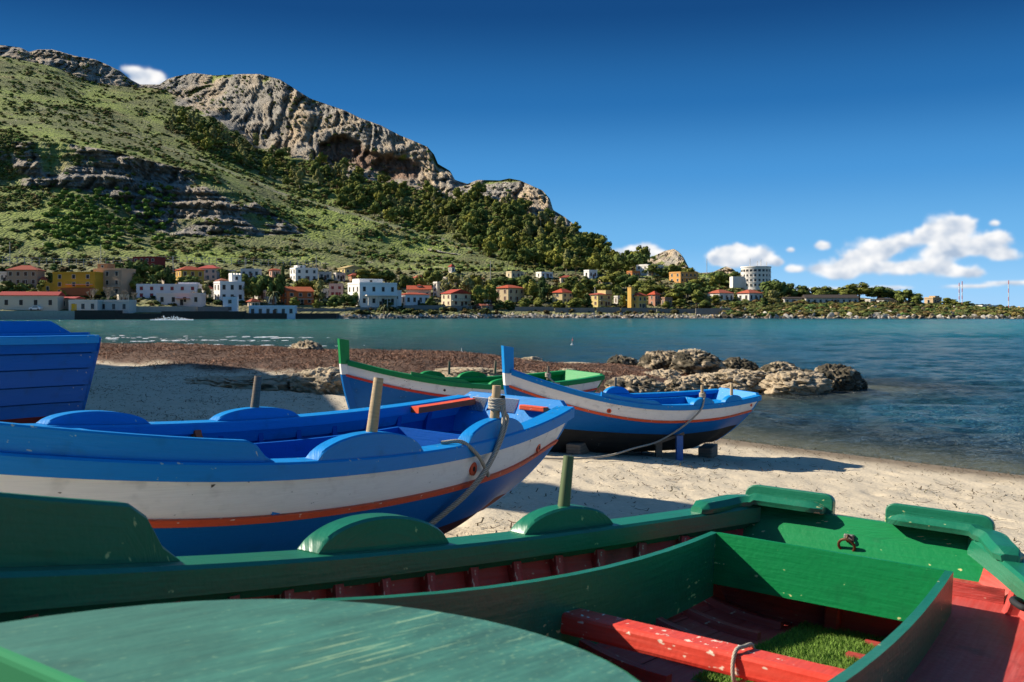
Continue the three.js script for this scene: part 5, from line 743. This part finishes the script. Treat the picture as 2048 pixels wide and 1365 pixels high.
function pole(name, label, x, y0, y1, r, mats, group) { const g = groundSeen(x, y1), s = g.d / FOC, h = (y1 - y0) * s, t = thing(name, label, 'pole', [(x - 1024) * s, EYE + (626 - y1) * s, -g.d], 0, group); const n = mats.length; for (let k = 0; k < n; k++) mesh('section', new THREE.CylinderGeometry(r, r, h / n, 8).translate(0, h / n * (k + 0.5), 0), mats[k], t); return t; }
const poleGrey = std('#a8a7a2', 0.6), maskRed = std('#c46a60', 0.7), maskWhite = std('#dcdad6', 0.7), stripes = [maskRed, maskWhite, maskRed, maskWhite, maskRed, maskWhite, maskRed];
pole('radio_mast', 'red and white radio mast, first of the close pair', 1919, 566, 613, 0.2, stripes); pole('radio_mast', 'red and white radio mast, second of the close pair', 1925, 563, 613, 0.2, stripes); pole('radio_mast', 'red and white radio mast standing alone near the edge of the sky', 2018, 561, 619, 0.2, stripes);
[[19, 484, 530, 'tall lamp pole above the brown house'], [201, 490, 530, 'tall double lamp pole above the tan villa'], [346, 512, 545, 'lamp pole behind the yellow villa'], [981, 522, 570, 'white flagpole above the cream hip-roofed house'], [632, 512, 540, 'thin pole above the white modernist villa'], [1414, 518, 550, 'lattice aerial beside the hill road'], [490, 515, 540, 'thin pole near the hillside fence'], [1190, 575, 605, 'street lamp among the pines']].forEach(([x, y0, y1, l]) => pole('lamp_pole', l, x, y0, y1, 0.16, [poleGrey], 'tall thin poles over the village'));
{ // fence of the railway cutting behind the village
  const posts = 44, t = thing('hillside_fence', 'long grey fence with posts running below the green slope', 'fence'), w = [];
  for (let k = 0; k < posts; k++) { const x = lerp(4, 640, k / (posts - 1)), y = curve([[0, 528], [160, 533], [300, 527], [450, 530], [640, 536]])(x), g = groundSeen(x, y), s = g.d / FOC; mesh('post', box(0.22, 4.4, 0.22), poleGrey, t).position.set((x - 1024) * s, EYE + (626 - y) * s + 1.6, -g.d); w.push([(x - 1024) * s, EYE + (626 - y) * s, -g.d]); }
  for (const up of [0.8, 2.2, 3.6]) mesh('wire', tube(w.map(([x, y, z]) => [x, y + up, z]), 0.06, 5, 160), poleGrey, t);
  mesh('retaining_wall', skin(w.map(([x, y, z]) => [[x, y - 0.3, z + 0.8], [x, y - 0.3, z], [x, y - 5, z], [x, y - 5, z + 0.8]])), new THREE.MeshStandardMaterial({ color: hex('#77797a'), roughness: 0.95, map: plaster }), t);
}
{ // white car parked by the boat shed
  const g = groundSeen(78, 620), s = g.d / FOC, t = thing('parked_car', 'white car parked in front of the cream boat shed', 'car', [(78 - 1024) * s, EYE + (626 - 621) * s, -g.d + 3]);
  const prof = new THREE.Shape(); [[-2.1, 0.35], [-2.15, 0.8], [-1.9, 1.0], [-1.2, 1.05], [-0.6, 1.5], [1.2, 1.52], [1.95, 1.05], [2.15, 0.95], [2.15, 0.35]].forEach(([x, y], i) => (i ? prof.lineTo(x, y) : prof.moveTo(x, y)));
  const b = new THREE.ExtrudeGeometry(prof, { depth: 1.5, bevelEnabled: true, bevelThickness: 0.1, bevelSize: 0.08, bevelSegments: 2 }); b.translate(0, 0, -0.75); mesh('body', b, std('#e8e8e8', 0.3), t);
  const win = new THREE.Shape(); [[-0.95, 1.05], [-0.5, 1.42], [1.1, 1.43], [1.6, 1.05]].forEach(([x, y], i) => (i ? win.lineTo(x, y) : win.moveTo(x, y))); mesh('side_window', new THREE.ExtrudeGeometry(win, { depth: 0.02, bevelEnabled: false }).translate(0, 0, 0.84), paneMat, t);
  for (const x of [-1.3, 1.35]) for (const z of [-0.75, 0.78]) { const wh = mesh('wheel', new THREE.CylinderGeometry(0.34, 0.34, 0.22, 16).rotateX(Math.PI / 2).translate(x, 0.34, z), dullBlack, t); mesh('hub', new THREE.CylinderGeometry(0.18, 0.18, 0.24, 10).rotateX(Math.PI / 2).translate(x, 0.34, z), steel, wh); }
}
// buoys in the bay
for (const [x, y, red, label] of [[923, 705, 0, 'small white float on the water behind the green boat'], [1145, 681, 1, 'little red and white marker buoy'], [1144, 690, 0, 'white float just in front of the red marker buoy']]) { const d = EYE * FOC / (y - 626), t = thing('buoy', label, 'buoy', [(x - 1024) / FOC * d, 0, -d]); mesh('float', new THREE.SphereGeometry(red ? 0.08 : 0.10, 16, 12), red ? maskRed : maskWhite, t); mesh('stem', new THREE.CylinderGeometry(0.012, 0.02, 0.26, 8).translate(0, 0.15, 0), red ? maskRed : maskWhite, t); }
// ---------------------------------------------------------------- trees and scrub
const leafMat = new THREE.MeshPhysicalMaterial({ color: 0xffffff, vertexColors: true, roughness: 0.95, side: THREE.DoubleSide, specularIntensity: 0.25 });
const barkMat = std('#6a5444', 0.95), paleBark = std('#9a9184', 0.95);
// a crown of leaf clumps: each clump a ragged core with many small faces round it; unit size (1 high, 1 wide)
function crownShape(seed, clumps, form, tint, leaf = 0.085, per = 46) {
  const r = RNG(seed), p = [], nrm = [], col = [], c = new THREE.Vector3(), v = new THREE.Vector3(), a = new THREE.Vector3(), b = new THREE.Vector3();
  const face = (pts, n, k) => { for (const q of pts) { p.push(q.x, q.y, q.z); nrm.push(n.x, n.y, n.z); col.push(tint[0] * k, tint[1] * k, tint[2] * k); } };
  for (let i = 0; i < clumps; i++) {
    const f = form(i / clumps, r); c.set(f[0], f[1], f[2]); const R = f[3];
    const ico = new THREE.IcosahedronGeometry(R * 0.66, 1).attributes.position, tone = 0.75 + 0.5 * r();
    for (let k = 0; k < ico.count; k += 3) { const pts = [0, 1, 2].map((m) => { const q = new THREE.Vector3().fromBufferAttribute(ico, k + m); q.multiplyScalar(1 + 0.45 * noise(q.x * 9 + seed, q.y * 9 + i, q.z * 9)); q.y *= 0.8; return q.add(c); }); const n = pts[1].clone().sub(pts[0]).cross(pts[2].clone().sub(pts[0])).normalize(); face(pts, n, tone * 0.75); }
    for (let k = 0; k < per; k++) { v.set(r() - 0.5, (r() - 0.42) * 0.9, r() - 0.5).normalize(); const rad = R * (0.62 + 0.5 * r()), o = c.clone().addScaledVector(v, rad); o.y = c.y + (o.y - c.y) * 0.8; a.set(r() - 0.5, r() - 0.5, r() - 0.5).cross(v).normalize().multiplyScalar(leaf * (0.6 + 0.8 * r())); b.crossVectors(v, a).normalize().lerp(v, 0.4 * r()).normalize().multiplyScalar(leaf * (0.5 + 0.7 * r())); face([o.clone().sub(a), o.clone().add(a), o.clone().add(b)], v, tone * (0.75 + 0.55 * r())); }
  }
  const g = new THREE.BufferGeometry(); g.setAttribute('position', new THREE.Float32BufferAttribute(p, 3)); g.setAttribute('normal', new THREE.Float32BufferAttribute(nrm, 3)); g.setAttribute('color', new THREE.Float32BufferAttribute(col, 3)); return g;
}
function trunkShape(seed, high, spread, limbs = 4, r0 = 0.035) { const r = RNG(seed), parts = [], seg = (a, b, ra, rb) => { const g = new THREE.CylinderGeometry(rb, ra, 1, 6, 1, true), d = new THREE.Vector3(...b).sub(new THREE.Vector3(...a)); g.scale(1, d.length(), 1); g.translate(0, d.length() / 2, 0); g.applyQuaternion(new THREE.Quaternion().setFromUnitVectors(new THREE.Vector3(0, 1, 0), d.clone().normalize())); g.translate(...a); parts.push(g); }; const k = [(r() - 0.5) * 0.08, high * 0.55, (r() - 0.5) * 0.08]; seg([0, -0.12, 0], k, r0, r0 * 0.75); seg(k, [k[0] * 1.5, high, k[2]], r0 * 0.75, r0 * 0.4); for (let i = 0; i < limbs; i++) { const a = i / limbs * 6.28 + r(), y = high * (0.55 + 0.3 * r()); seg([k[0], y, k[2]], [Math.cos(a) * spread * (0.6 + 0.4 * r()), y + 0.16 + 0.12 * r(), Math.sin(a) * spread * (0.6 + 0.4 * r())], r0 * 0.45, r0 * 0.2); } return join(parts); }
const umbrella = (t, r) => { const a = r() * 6.283, q = Math.sqrt(r()) * 0.40; return [Math.cos(a) * q, 0.70 - q * q * 1.1 + (r() - 0.6) * 0.36, Math.sin(a) * q, 0.14 + 0.07 * r()]; };
const roundCrown = (t, r) => { const a = r() * 6.283, y = r(), q = Math.sqrt(r()) * 0.36 * Math.sin(Math.PI * (0.15 + 0.8 * y)); return [Math.cos(a) * q, 0.28 + 0.6 * y, Math.sin(a) * q, 0.12 + 0.07 * r()]; };
const tallCrown = (t, r) => { const a = r() * 6.283, y = r(), q = 0.27 * (1 - 0.55 * y) * Math.sqrt(r()); return [Math.cos(a) * q, 0.22 + 0.72 * y, Math.sin(a) * q, 0.09 + 0.05 * r()]; };
const kinds = {
  pine: [1, 2, 3, 4, 5, 6].map((s) => [crownShape(s * 11, 15, umbrella, [0.082 + 0.014 * s, 0.125 + 0.008 * s, 0.036]), trunkShape(s, 0.75, 0.30, 5), barkMat]),
  round: [1, 2, 3, 4, 5].map((s) => [crownShape(s * 13, 16, roundCrown, [0.085 + 0.022 * s, 0.128 + 0.014 * s, 0.038]), trunkShape(s + 4, 0.6, 0.2, 4), barkMat]),
  olive: [1, 2, 3].map((s) => [crownShape(s * 17, 16, roundCrown, [0.205, 0.200, 0.072], 0.07, 40), trunkShape(s + 9, 0.6, 0.2, 4), paleBark]),
  tall: [1, 2].map((s) => [crownShape(s * 19, 16, tallCrown, [0.066, 0.098, 0.032]), trunkShape(s + 12, 0.7, 0.1, 3), barkMat]),
  bush: [1, 2, 3].map((s) => [crownShape(s * 23, 6, (t, r) => { const a = r() * 6.283, q = r() * 0.28; return [Math.cos(a) * q, 0.32 + 0.2 * r(), Math.sin(a) * q, 0.24 + 0.1 * r()]; }, [0.115, 0.190, 0.034], 0.16, 34), null, null]),
};
const kindName = { pine: 'pine_tree', round: 'broadleaf_tree', olive: 'eucalyptus_tree', tall: 'cypress_tree', bush: 'round_shrub' };
let treeCount = 0;
function tree(kind, label, group, x, top, foot, wide, seat) {
  const g = seat ?? groundSeen(x, foot), s = g.d / FOC, set = kinds[kind], [crown, trunk, bark] = set[treeCount++ % set.length], t = thing(kindName[kind], label, kind === 'bush' ? 'shrub' : 'tree', [(x - 1024) * s, EYE + (626 - foot) * s - 0.3, -g.d], treeCount * 2.4, group);
  const h = (foot - top) * s * 1.06, w = wide * s; t.scale.set(w, h, w);
  mesh(kind === 'bush' ? 'foliage' : 'crown', crown, leafMat, t); if (trunk) mesh('trunk', trunk, bark, t);
  return t;
}
const stands = [
  ['beside the brown house', [['round', 12, 562, 592, 46], ['round', 42, 566, 594, 40], ['round', 84, 560, 588, 34], ['round', 66, 578, 600, 30], ['round', 122, 580, 602, 26], ['round', 96, 545, 570, 26]]],
  ['behind the long white house', [['pine', 254, 519, 574, 58], ['pine', 286, 516, 572, 60], ['pine', 316, 528, 578, 52], ['round', 268, 548, 590, 44], ['round', 300, 552, 590, 42], ['tall', 335, 535, 580, 26]]],
  ['around the yellow villa', [['pine', 378, 549, 586, 46], ['pine', 452, 535, 566, 46], ['round', 474, 543, 572, 36], ['olive', 410, 567, 604, 34], ['round', 340, 548, 580, 30]]],
  ['behind the castle-like house', [['pine', 506, 563, 604, 42], ['pine', 526, 546, 604, 50], ['pine', 552, 544, 608, 34], ['round', 492, 548, 575, 34], ['tall', 566, 534, 590, 24]]],
  ['near the orange house', [['pine', 612, 553, 596, 50], ['olive', 640, 560, 606, 36], ['pine', 688, 586, 616, 50], ['round', 668, 594, 618, 36], ['round', 712, 584, 614, 34], ['round', 590, 594, 616, 30], ['round', 634, 600, 618, 28]]],
  ['behind the big white villa', [['pine', 742, 535, 572, 68], ['pine', 770, 537, 570, 44], ['pine', 818, 546, 586, 44], ['round', 790, 560, 592, 30], ['pine', 866, 536, 580, 46], ['round', 842, 552, 590, 34], ['round', 776, 598, 616, 26]]],
  ['around the cream chalet', [['olive', 908, 544, 600, 60], ['olive', 934, 556, 606, 46], ['round', 958, 572, 616, 46], ['round', 982, 562, 612, 40], ['round', 862, 594, 616, 24], ['pine', 948, 548, 584, 36]]],
  ['around the cream hip-roofed house', [['pine', 1006, 552, 580, 52], ['pine', 1040, 548, 582, 60], ['round', 1066, 560, 604, 46], ['tall', 1086, 556, 610, 34], ['round', 1020, 600, 618, 34], ['round', 1050, 596, 620, 40], ['round', 1078, 596, 620, 36], ['pine', 1095, 560, 600, 44], ['round', 1002, 604, 619, 26]]],
  ['around the square cream house', [['pine', 1128, 562, 590, 50], ['round', 1158, 566, 606, 44], ['round', 1150, 596, 620, 46], ['round', 1118, 600, 618, 28], ['round', 1172, 588, 616, 30], ['pine', 1142, 552, 580, 46]]],
  ['behind the pale yellow villa', [['pine', 1182, 552, 590, 50], ['pine', 1208, 564, 596, 46], ['pine', 1226, 541, 580, 56], ['pine', 1256, 546, 582, 54], ['round', 1236, 570, 606, 36], ['round', 1244, 590, 616, 24], ['pine', 1290, 556, 586, 50]]],
  ['around the rose-coloured tower house', [['pine', 1312, 566, 598, 72], ['pine', 1346, 577, 606, 44], ['pine', 1374, 562, 600, 52], ['round', 1394, 580, 612, 40], ['round', 1360, 598, 616, 34], ['round', 1332, 602, 618, 24], ['olive', 1412, 586, 612, 30], ['pine', 1400, 556, 586, 46], ['pine', 1418, 570, 600, 36]]],
  ['around the twin white houses', [['round', 1432, 590, 610, 32], ['olive', 1546, 580, 612, 42], ['round', 1526, 596, 614, 24], ['round', 1408, 600, 618, 30], ['round', 1470, 604, 618, 22]]],
  ['on the knoll below the round hotel', [['pine', 1440, 540, 572, 40], ['pine', 1462, 541, 572, 44], ['pine', 1486, 541, 576, 30], ['pine', 1512, 538, 578, 38], ['round', 1540, 562, 588, 30], ['round', 1428, 552, 580, 30]]],
  ['in the headland pine row', [['pine', 1548, 558, 602, 50], ['pine', 1578, 564, 602, 42], ['pine', 1606, 570, 602, 46], ['pine', 1640, 569, 602, 58], ['pine', 1680, 572, 604, 54], ['pine', 1720, 565, 604, 66], ['pine', 1756, 570, 606, 60], ['pine', 1790, 574, 608, 60], ['pine', 1818, 578, 611, 52], ['round', 1896, 596, 613, 38], ['round', 1912, 602, 614, 26], ['round', 1938, 602, 614, 26], ['round', 1836, 592, 613, 32]]],
  ['under the rocky peak', [['pine', 1268, 510, 540, 52], ['pine', 1304, 528, 552, 40], ['pine', 1352, 526, 554, 40], ['round', 1330, 536, 556, 30], ['pine', 1376, 534, 560, 30]]],
];
const ordinals = ['first', 'second', 'third', 'fourth', 'fifth', 'sixth', 'seventh', 'eighth', 'ninth', 'tenth', 'eleventh'], plain = { pine: 'dark green pine', round: 'bushy broadleaf tree', olive: 'pale olive-green tree', tall: 'slim dark cypress' };
for (const [where, list] of stands) for (const [kind, x, top, foot, w] of list) {
  const alike = list.filter((q) => q[0] === kind).sort((a, b) => a[1] - b[1]), n = alike.findIndex((q) => q[1] === x);
  tree(kind, alike.length > 1 ? `${ordinals[n]} ${plain[kind]} ${where}, counting from the boat sheds` : `${plain[kind]} ${where}`, `trees ${where}`, x, top, foot, w);
}
{ // the woods on the hill: every tree that shows as one
  const r = RNG(404), spots = [];
  for (let i = 0; i < 6000 && spots.length < 300; i++) { const x = lerp(340, 1290, r()), y = lerp(235, 552, r()); if (forest(x, y) * (0.42 + 1.1 * fbm(x * 0.018, y * 0.03, 2, 3) + 0.35 * smooth(760, 1100, x)) < r() * 0.8) continue; const g = groundSeen(x, y); if (g.rock > 0.5) continue; if (spots.some((q) => Math.hypot(q.x - x, (q.y - y) * 1.7) < (r() < 0.5 ? 8 : 13))) continue; spots.push({ x, y, g }); }
  spots.sort((a, b) => b.g.d - a.g.d);
  spots.forEach(({ x, y, g }) => { const pale = noise(x * 0.013, y * 0.02, 9) + 0.35 * smooth(760, 420, x) > 0.16 && r() < 0.7, s = 11 / g.d * FOC * (0.55 + 0.8 * r()); tree(pale ? 'olive' : r() < 0.35 ? 'pine' : 'round', pale ? 'pale olive-green tree in the wood on the mountainside' : 'dark green tree in the wood on the mountainside', 'trees of the hillside wood', x, y - s * (pale ? 1.15 : 1), y, s * (pale ? 0.8 : 1.05), g); });
}
{ // round shrubs on the slope under the dark crags
  const r = RNG(77), done = [];
  for (let i = 0; i < 3000 && done.length < 170; i++) { const x = lerp(50, 345, r()), y = lerp(372, 500, r()), m = smooth(60, 130, x - (y - 372) * -0.1) * smooth(372 + Math.max(0, 150 - x) * 0.5, 392 + Math.max(0, 150 - x) * 0.5, y) * (y < 470 ? 1 : 0.35); if (r() > m) continue; if (done.some((q) => Math.hypot(q[0] - x, (q[1] - y) * 1.6) < 8)) continue; done.push([x, y]); const g = groundSeen(x, y), w = (5.2 + 3.2 * r()) / g.d * FOC * 0.72; tree('bush', 'bright green round shrub on the slope under the dark crags', 'round shrubs under the crags', x, y - w * 0.8, y, w, g); }
}
{ // scrub that covers the slopes, and the undergrowth of the village: too many to count
  const r = RNG(505), tuft = crownShape(91, 3, (t, q) => { const a = q() * 6.283; return [Math.cos(a) * 0.2 * q(), 0.26 + 0.1 * q(), Math.sin(a) * 0.2 * q(), 0.26 + 0.1 * q()]; }, [1, 1, 1], 0.2, 16);
  const m = leafMat.clone(); m.vertexColors = true;
  scatter('hillside_scrub', tuft, m, 46000, () => { const x = lerp(-300, 1480, r()), y = lerp(100, 575, r()); if (y < ridgeY(x) + 4) return null; const g = groundSeen(x, y); if (g.seg < 1 || g.rock > 0.45 && r() > 0.22) return null; const patch = fbm(g.p[0] * 0.02, 3, g.d * 0.02, 3), clump = fbm(g.p[0] * 0.09, 1, g.d * 0.09, 2); if (r() > 0.10 + 1.5 * patch + 1.5 * clump + 0.30 * forest(x, y) - 0.12 * smooth(430, 500, y) - 0.1 * (g.seg === 2 ? 1 : 0)) return null; const big = (0.45 + 2.2 * Math.pow(r(), 3) + 1.0 * forest(x, y)) * (0.8 + g.d / 1600), k = 0.7 + 0.6 * r(), dry = r() < 0.12; return { p: [g.p[0], g.p[1] - 0.2, g.p[2]], turn: [0, r() * 6.28, 0], s: [big * 1.5, big * 1.05, big * 1.5], c: dry ? [0.17 * k, 0.135 * k, 0.055 * k] : [lerp(0.095, 0.165, r()) * k, lerp(0.120, 0.200, r()) * k, 0.040 * k] }; });
  const r2 = RNG(606);
  scatter('village_undergrowth', tuft, m, 5200, () => { const x = lerp(-60, 2120, r2()), lo = shoreY(x) - 9, y = lerp(levels[1].y(x) - 8, lo, Math.pow(r2(), 0.8)); if (x < 700 && y > 612) return null; const g = groundSeen(x, y); if (r2() > 0.45 + 0.9 * fbm(g.p[0] * 0.05, 2, g.d * 0.05, 2)) return null; const big = (1.1 + 2.4 * r2() * r2()), k = 0.6 + 0.7 * r2(); return { p: [g.p[0], g.p[1] - 0.3, g.p[2]], turn: [0, r2() * 6.28, 0], s: [big * 1.6, big * 1.1, big * 1.6], c: [lerp(0.05, 0.12, r2()) * k, lerp(0.068, 0.11, r2()) * k, 0.028 * k] }; });
  const r4 = RNG(616);
  scatter('headland_scrub', tuft, m, 2600, () => { const x = lerp(1440, 2140, r4()), y = lerp(levels[1].y(x) - 2, shoreY(x) - 4, r4()); const g = groundSeen(x, y); if (r4() > 0.5 + 0.9 * fbm(g.p[0] * 0.04, 2, g.d * 0.04, 2)) return null; const big = 1.4 + 2.6 * r4() * r4(), k = 0.7 + 0.6 * r4(); return { p: [g.p[0], g.p[1] - 0.3, g.p[2]], turn: [0, r4() * 6.28, 0], s: [big * 1.6, big * 1.0, big * 1.6], c: [lerp(0.08, 0.17, r4()) * k, lerp(0.10, 0.16, r4()) * k, 0.04 * k] }; });
  // pale broken stone along the far shore
  const stone = new THREE.IcosahedronGeometry(1, 1); { const p = stone.attributes.position; for (let i = 0; i < p.count; i++) { const k = 1 + 0.35 * noise(p.getX(i) * 2, p.getY(i) * 2, p.getZ(i) * 2); p.setXYZ(i, p.getX(i) * k, p.getY(i) * k * 0.7, p.getZ(i) * k); } stone.computeVertexNormals(); }
  const r3 = RNG(707);
  scatter('shore_rubble', stone, std(C(1, 1, 1), 0.95), 5200, () => { const x = lerp(680, 2200, r3()), y = shoreY(x) - Math.pow(r3(), 1.9) * (x > 1440 ? 22 : 8) + 0.5, g = groundSeen(x, y); if (r3() > 0.45 + fbm(x * 0.02, 3, y * 0.1, 3)) return null; const s = (0.18 + 0.95 * Math.pow(r3(), 5)) * (x > 1440 ? 1 : 0.6), k = 0.65 + 0.5 * r3(), och = r3() < 0.3, wet = y > shoreY(x) - 1.5 && r3() < 0.6; return { p: [g.p[0], g.p[1], g.p[2]], turn: [r3() * 3, r3() * 6, r3() * 3], s: [s * 1.9, s * 0.65, s * 1.4], c: wet ? [0.09 * k, 0.075 * k, 0.055 * k] : och ? [0.42 * k, 0.30 * k, 0.17 * k] : [0.43 * k, 0.39 * k, 0.33 * k] }; });
}
{ // bare winter trees by the harbour and two palms
  const twig = (seed) => { const r = RNG(seed), parts = []; const grow = (a, d, len, rad, depth) => { const b = a.clone().addScaledVector(d, len), g = new THREE.CylinderGeometry(rad * 0.6, rad, len, 5, 1, true); g.translate(0, len / 2, 0); g.applyQuaternion(new THREE.Quaternion().setFromUnitVectors(new THREE.Vector3(0, 1, 0), d)); g.translate(a.x, a.y, a.z); parts.push(g); if (depth) for (let k = 0; k < 4; k++) grow(b, d.clone().add(new THREE.Vector3((r() - 0.5) * 1.5, 0.25 + r() * 0.5, (r() - 0.5) * 1.5)).normalize(), len * (0.6 + 0.2 * r()), rad * 0.6, depth - 1); }; grow(new THREE.Vector3(0, -0.1, 0), new THREE.Vector3(0, 1, 0), 0.32, 0.03, 4); return join(parts); };
  const shapes = [twig(1), twig(2)];
  [[185, 572, 612, 44], [215, 568, 612, 48], [246, 574, 612, 40], [268, 580, 612, 30], [350, 582, 608, 36], [388, 578, 610, 34]].forEach(([x, top, foot, w], k) => { const g = groundSeen(x, foot), s = g.d / FOC, t = thing('bare_tree', `${ordinals[k < 4 ? k : k - 4]} bare grey tree ${k < 4 ? 'behind the low harbour stores' : 'in front of the long white house'}, counting from the boat sheds`, 'tree', [(x - 1024) * s, EYE + (626 - foot) * s, -g.d], k, k < 4 ? 'bare trees behind the stores' : 'bare trees by the long white house'); t.scale.set(w * s, (foot - top) * s, w * s); mesh('branches', shapes[k % 2], std('#8d8578', 0.95), t); });
  const frond = (() => { const p = [], ix = []; for (let f = 0; f < 16; f++) { const a = f / 16 * 6.283 + (f % 2) * 0.2, up = f % 3 === 0 ? 0.5 : f % 3 === 1 ? 0.25 : 0.05; for (let i = 0; i <= 5; i++) { const q = i / 5, rr = 0.5 * q, y = 0.72 + up * q - 0.62 * q * q, w = 0.09 * (1 - q) + 0.015; p.push(Math.cos(a) * rr - Math.sin(a) * w, y - 0.02, Math.sin(a) * rr + Math.cos(a) * w, Math.cos(a) * rr + Math.sin(a) * w, y, Math.sin(a) * rr - Math.cos(a) * w); if (i < 5) { const b = (f * 6 + i) * 2; ix.push(b, b + 1, b + 2, b + 1, b + 3, b + 2); } } } const g = new THREE.BufferGeometry(); g.setAttribute('position', new THREE.Float32BufferAttribute(p, 3)); g.setIndex(ix); g.computeVertexNormals(); return g; })();
  [[547, 577, 612, 30, 'palm in front of the orange house'], [768, 606, 628, 26, 'stubby palm on the shore below the big white villa']].forEach(([x, top, foot, w, l]) => { const g = groundSeen(x, foot), s = g.d / FOC, t = thing('palm_tree', l, 'tree', [(x - 1024) * s, EYE + (626 - foot) * s, -g.d]); t.scale.set(w * s, (foot - top) * s, w * s); mesh('crown', frond, std(C(0.10, 0.11, 0.04), 0.9, { side: THREE.DoubleSide }), t); mesh('trunk', new THREE.CylinderGeometry(0.035, 0.05, 0.8, 8).translate(0, 0.36, 0), barkMat, t); });
}

// ---------------------------------------------------------------- white water: a wave breaking on the black quay, and white flecks standing in for sun glitter and foam off the seaweed bank
{
  const fleck = new THREE.IcosahedronGeometry(1, 1); { const p = fleck.attributes.position; for (let i = 0; i < p.count; i++) { const k = 1 + 0.5 * noise(p.getX(i) * 2.3, p.getY(i) * 2.3, p.getZ(i) * 2.3 + 5); p.setXYZ(i, p.getX(i) * k, p.getY(i) * k, p.getZ(i) * k); } fleck.computeVertexNormals(); }
  const white = std(C(1, 1, 1), 0.9), r = RNG(909);
  scatter('breaking_wave', fleck, white, 700, () => { const u = r(), x = lerp(300, 385, u), d = EYE * FOC / (640.6 - 626) - 1 - 7 * r(), crest = 1.9 * Math.exp(-(((x - 352) / 20) ** 2)) + 0.9 * Math.exp(-(((x - 322) / 14) ** 2)) + 0.12, ragged = 0.25 + 1.5 * Math.max(0, noise(x * 0.23, d * 0.4, 3) + 0.15), s = 0.07 + 0.26 * r() * r() * r(); return { p: [(x - 1024) / FOC * d, crest * ragged * r() * r(), -d], turn: [r() * 3, r() * 6, r() * 3], s: [s * 1.4, s, s], c: [0.82, 0.85, 0.87] }; });
  const r2 = RNG(919);
  scatter('glitter_foam_flecks', fleck, white, 700, () => { const d = lerp(56, 112, Math.pow(r2(), 1.4)), rel = lerp(-0.5, -0.02, r2()), x = rel * d, patch = fbm(x * 0.05 + 2, 1, d * 0.22, 4); if (patch < 0.04 + 0.3 * r2() + 0.4 * smooth(-0.24, -0.04, rel) || toWater(x, d) > -0.5) return null; const s = 0.03 + 0.09 * Math.pow(r2(), 3); return { p: [x, swell(x, d) + 0.01, -d], turn: [0, r2() * 0.6, 0], s: [s * (2 + 3 * r2()), s * 0.35, s * 1.2], c: [0.8, 0.82, 0.83] }; });
}
renderer.render(scene, camera);
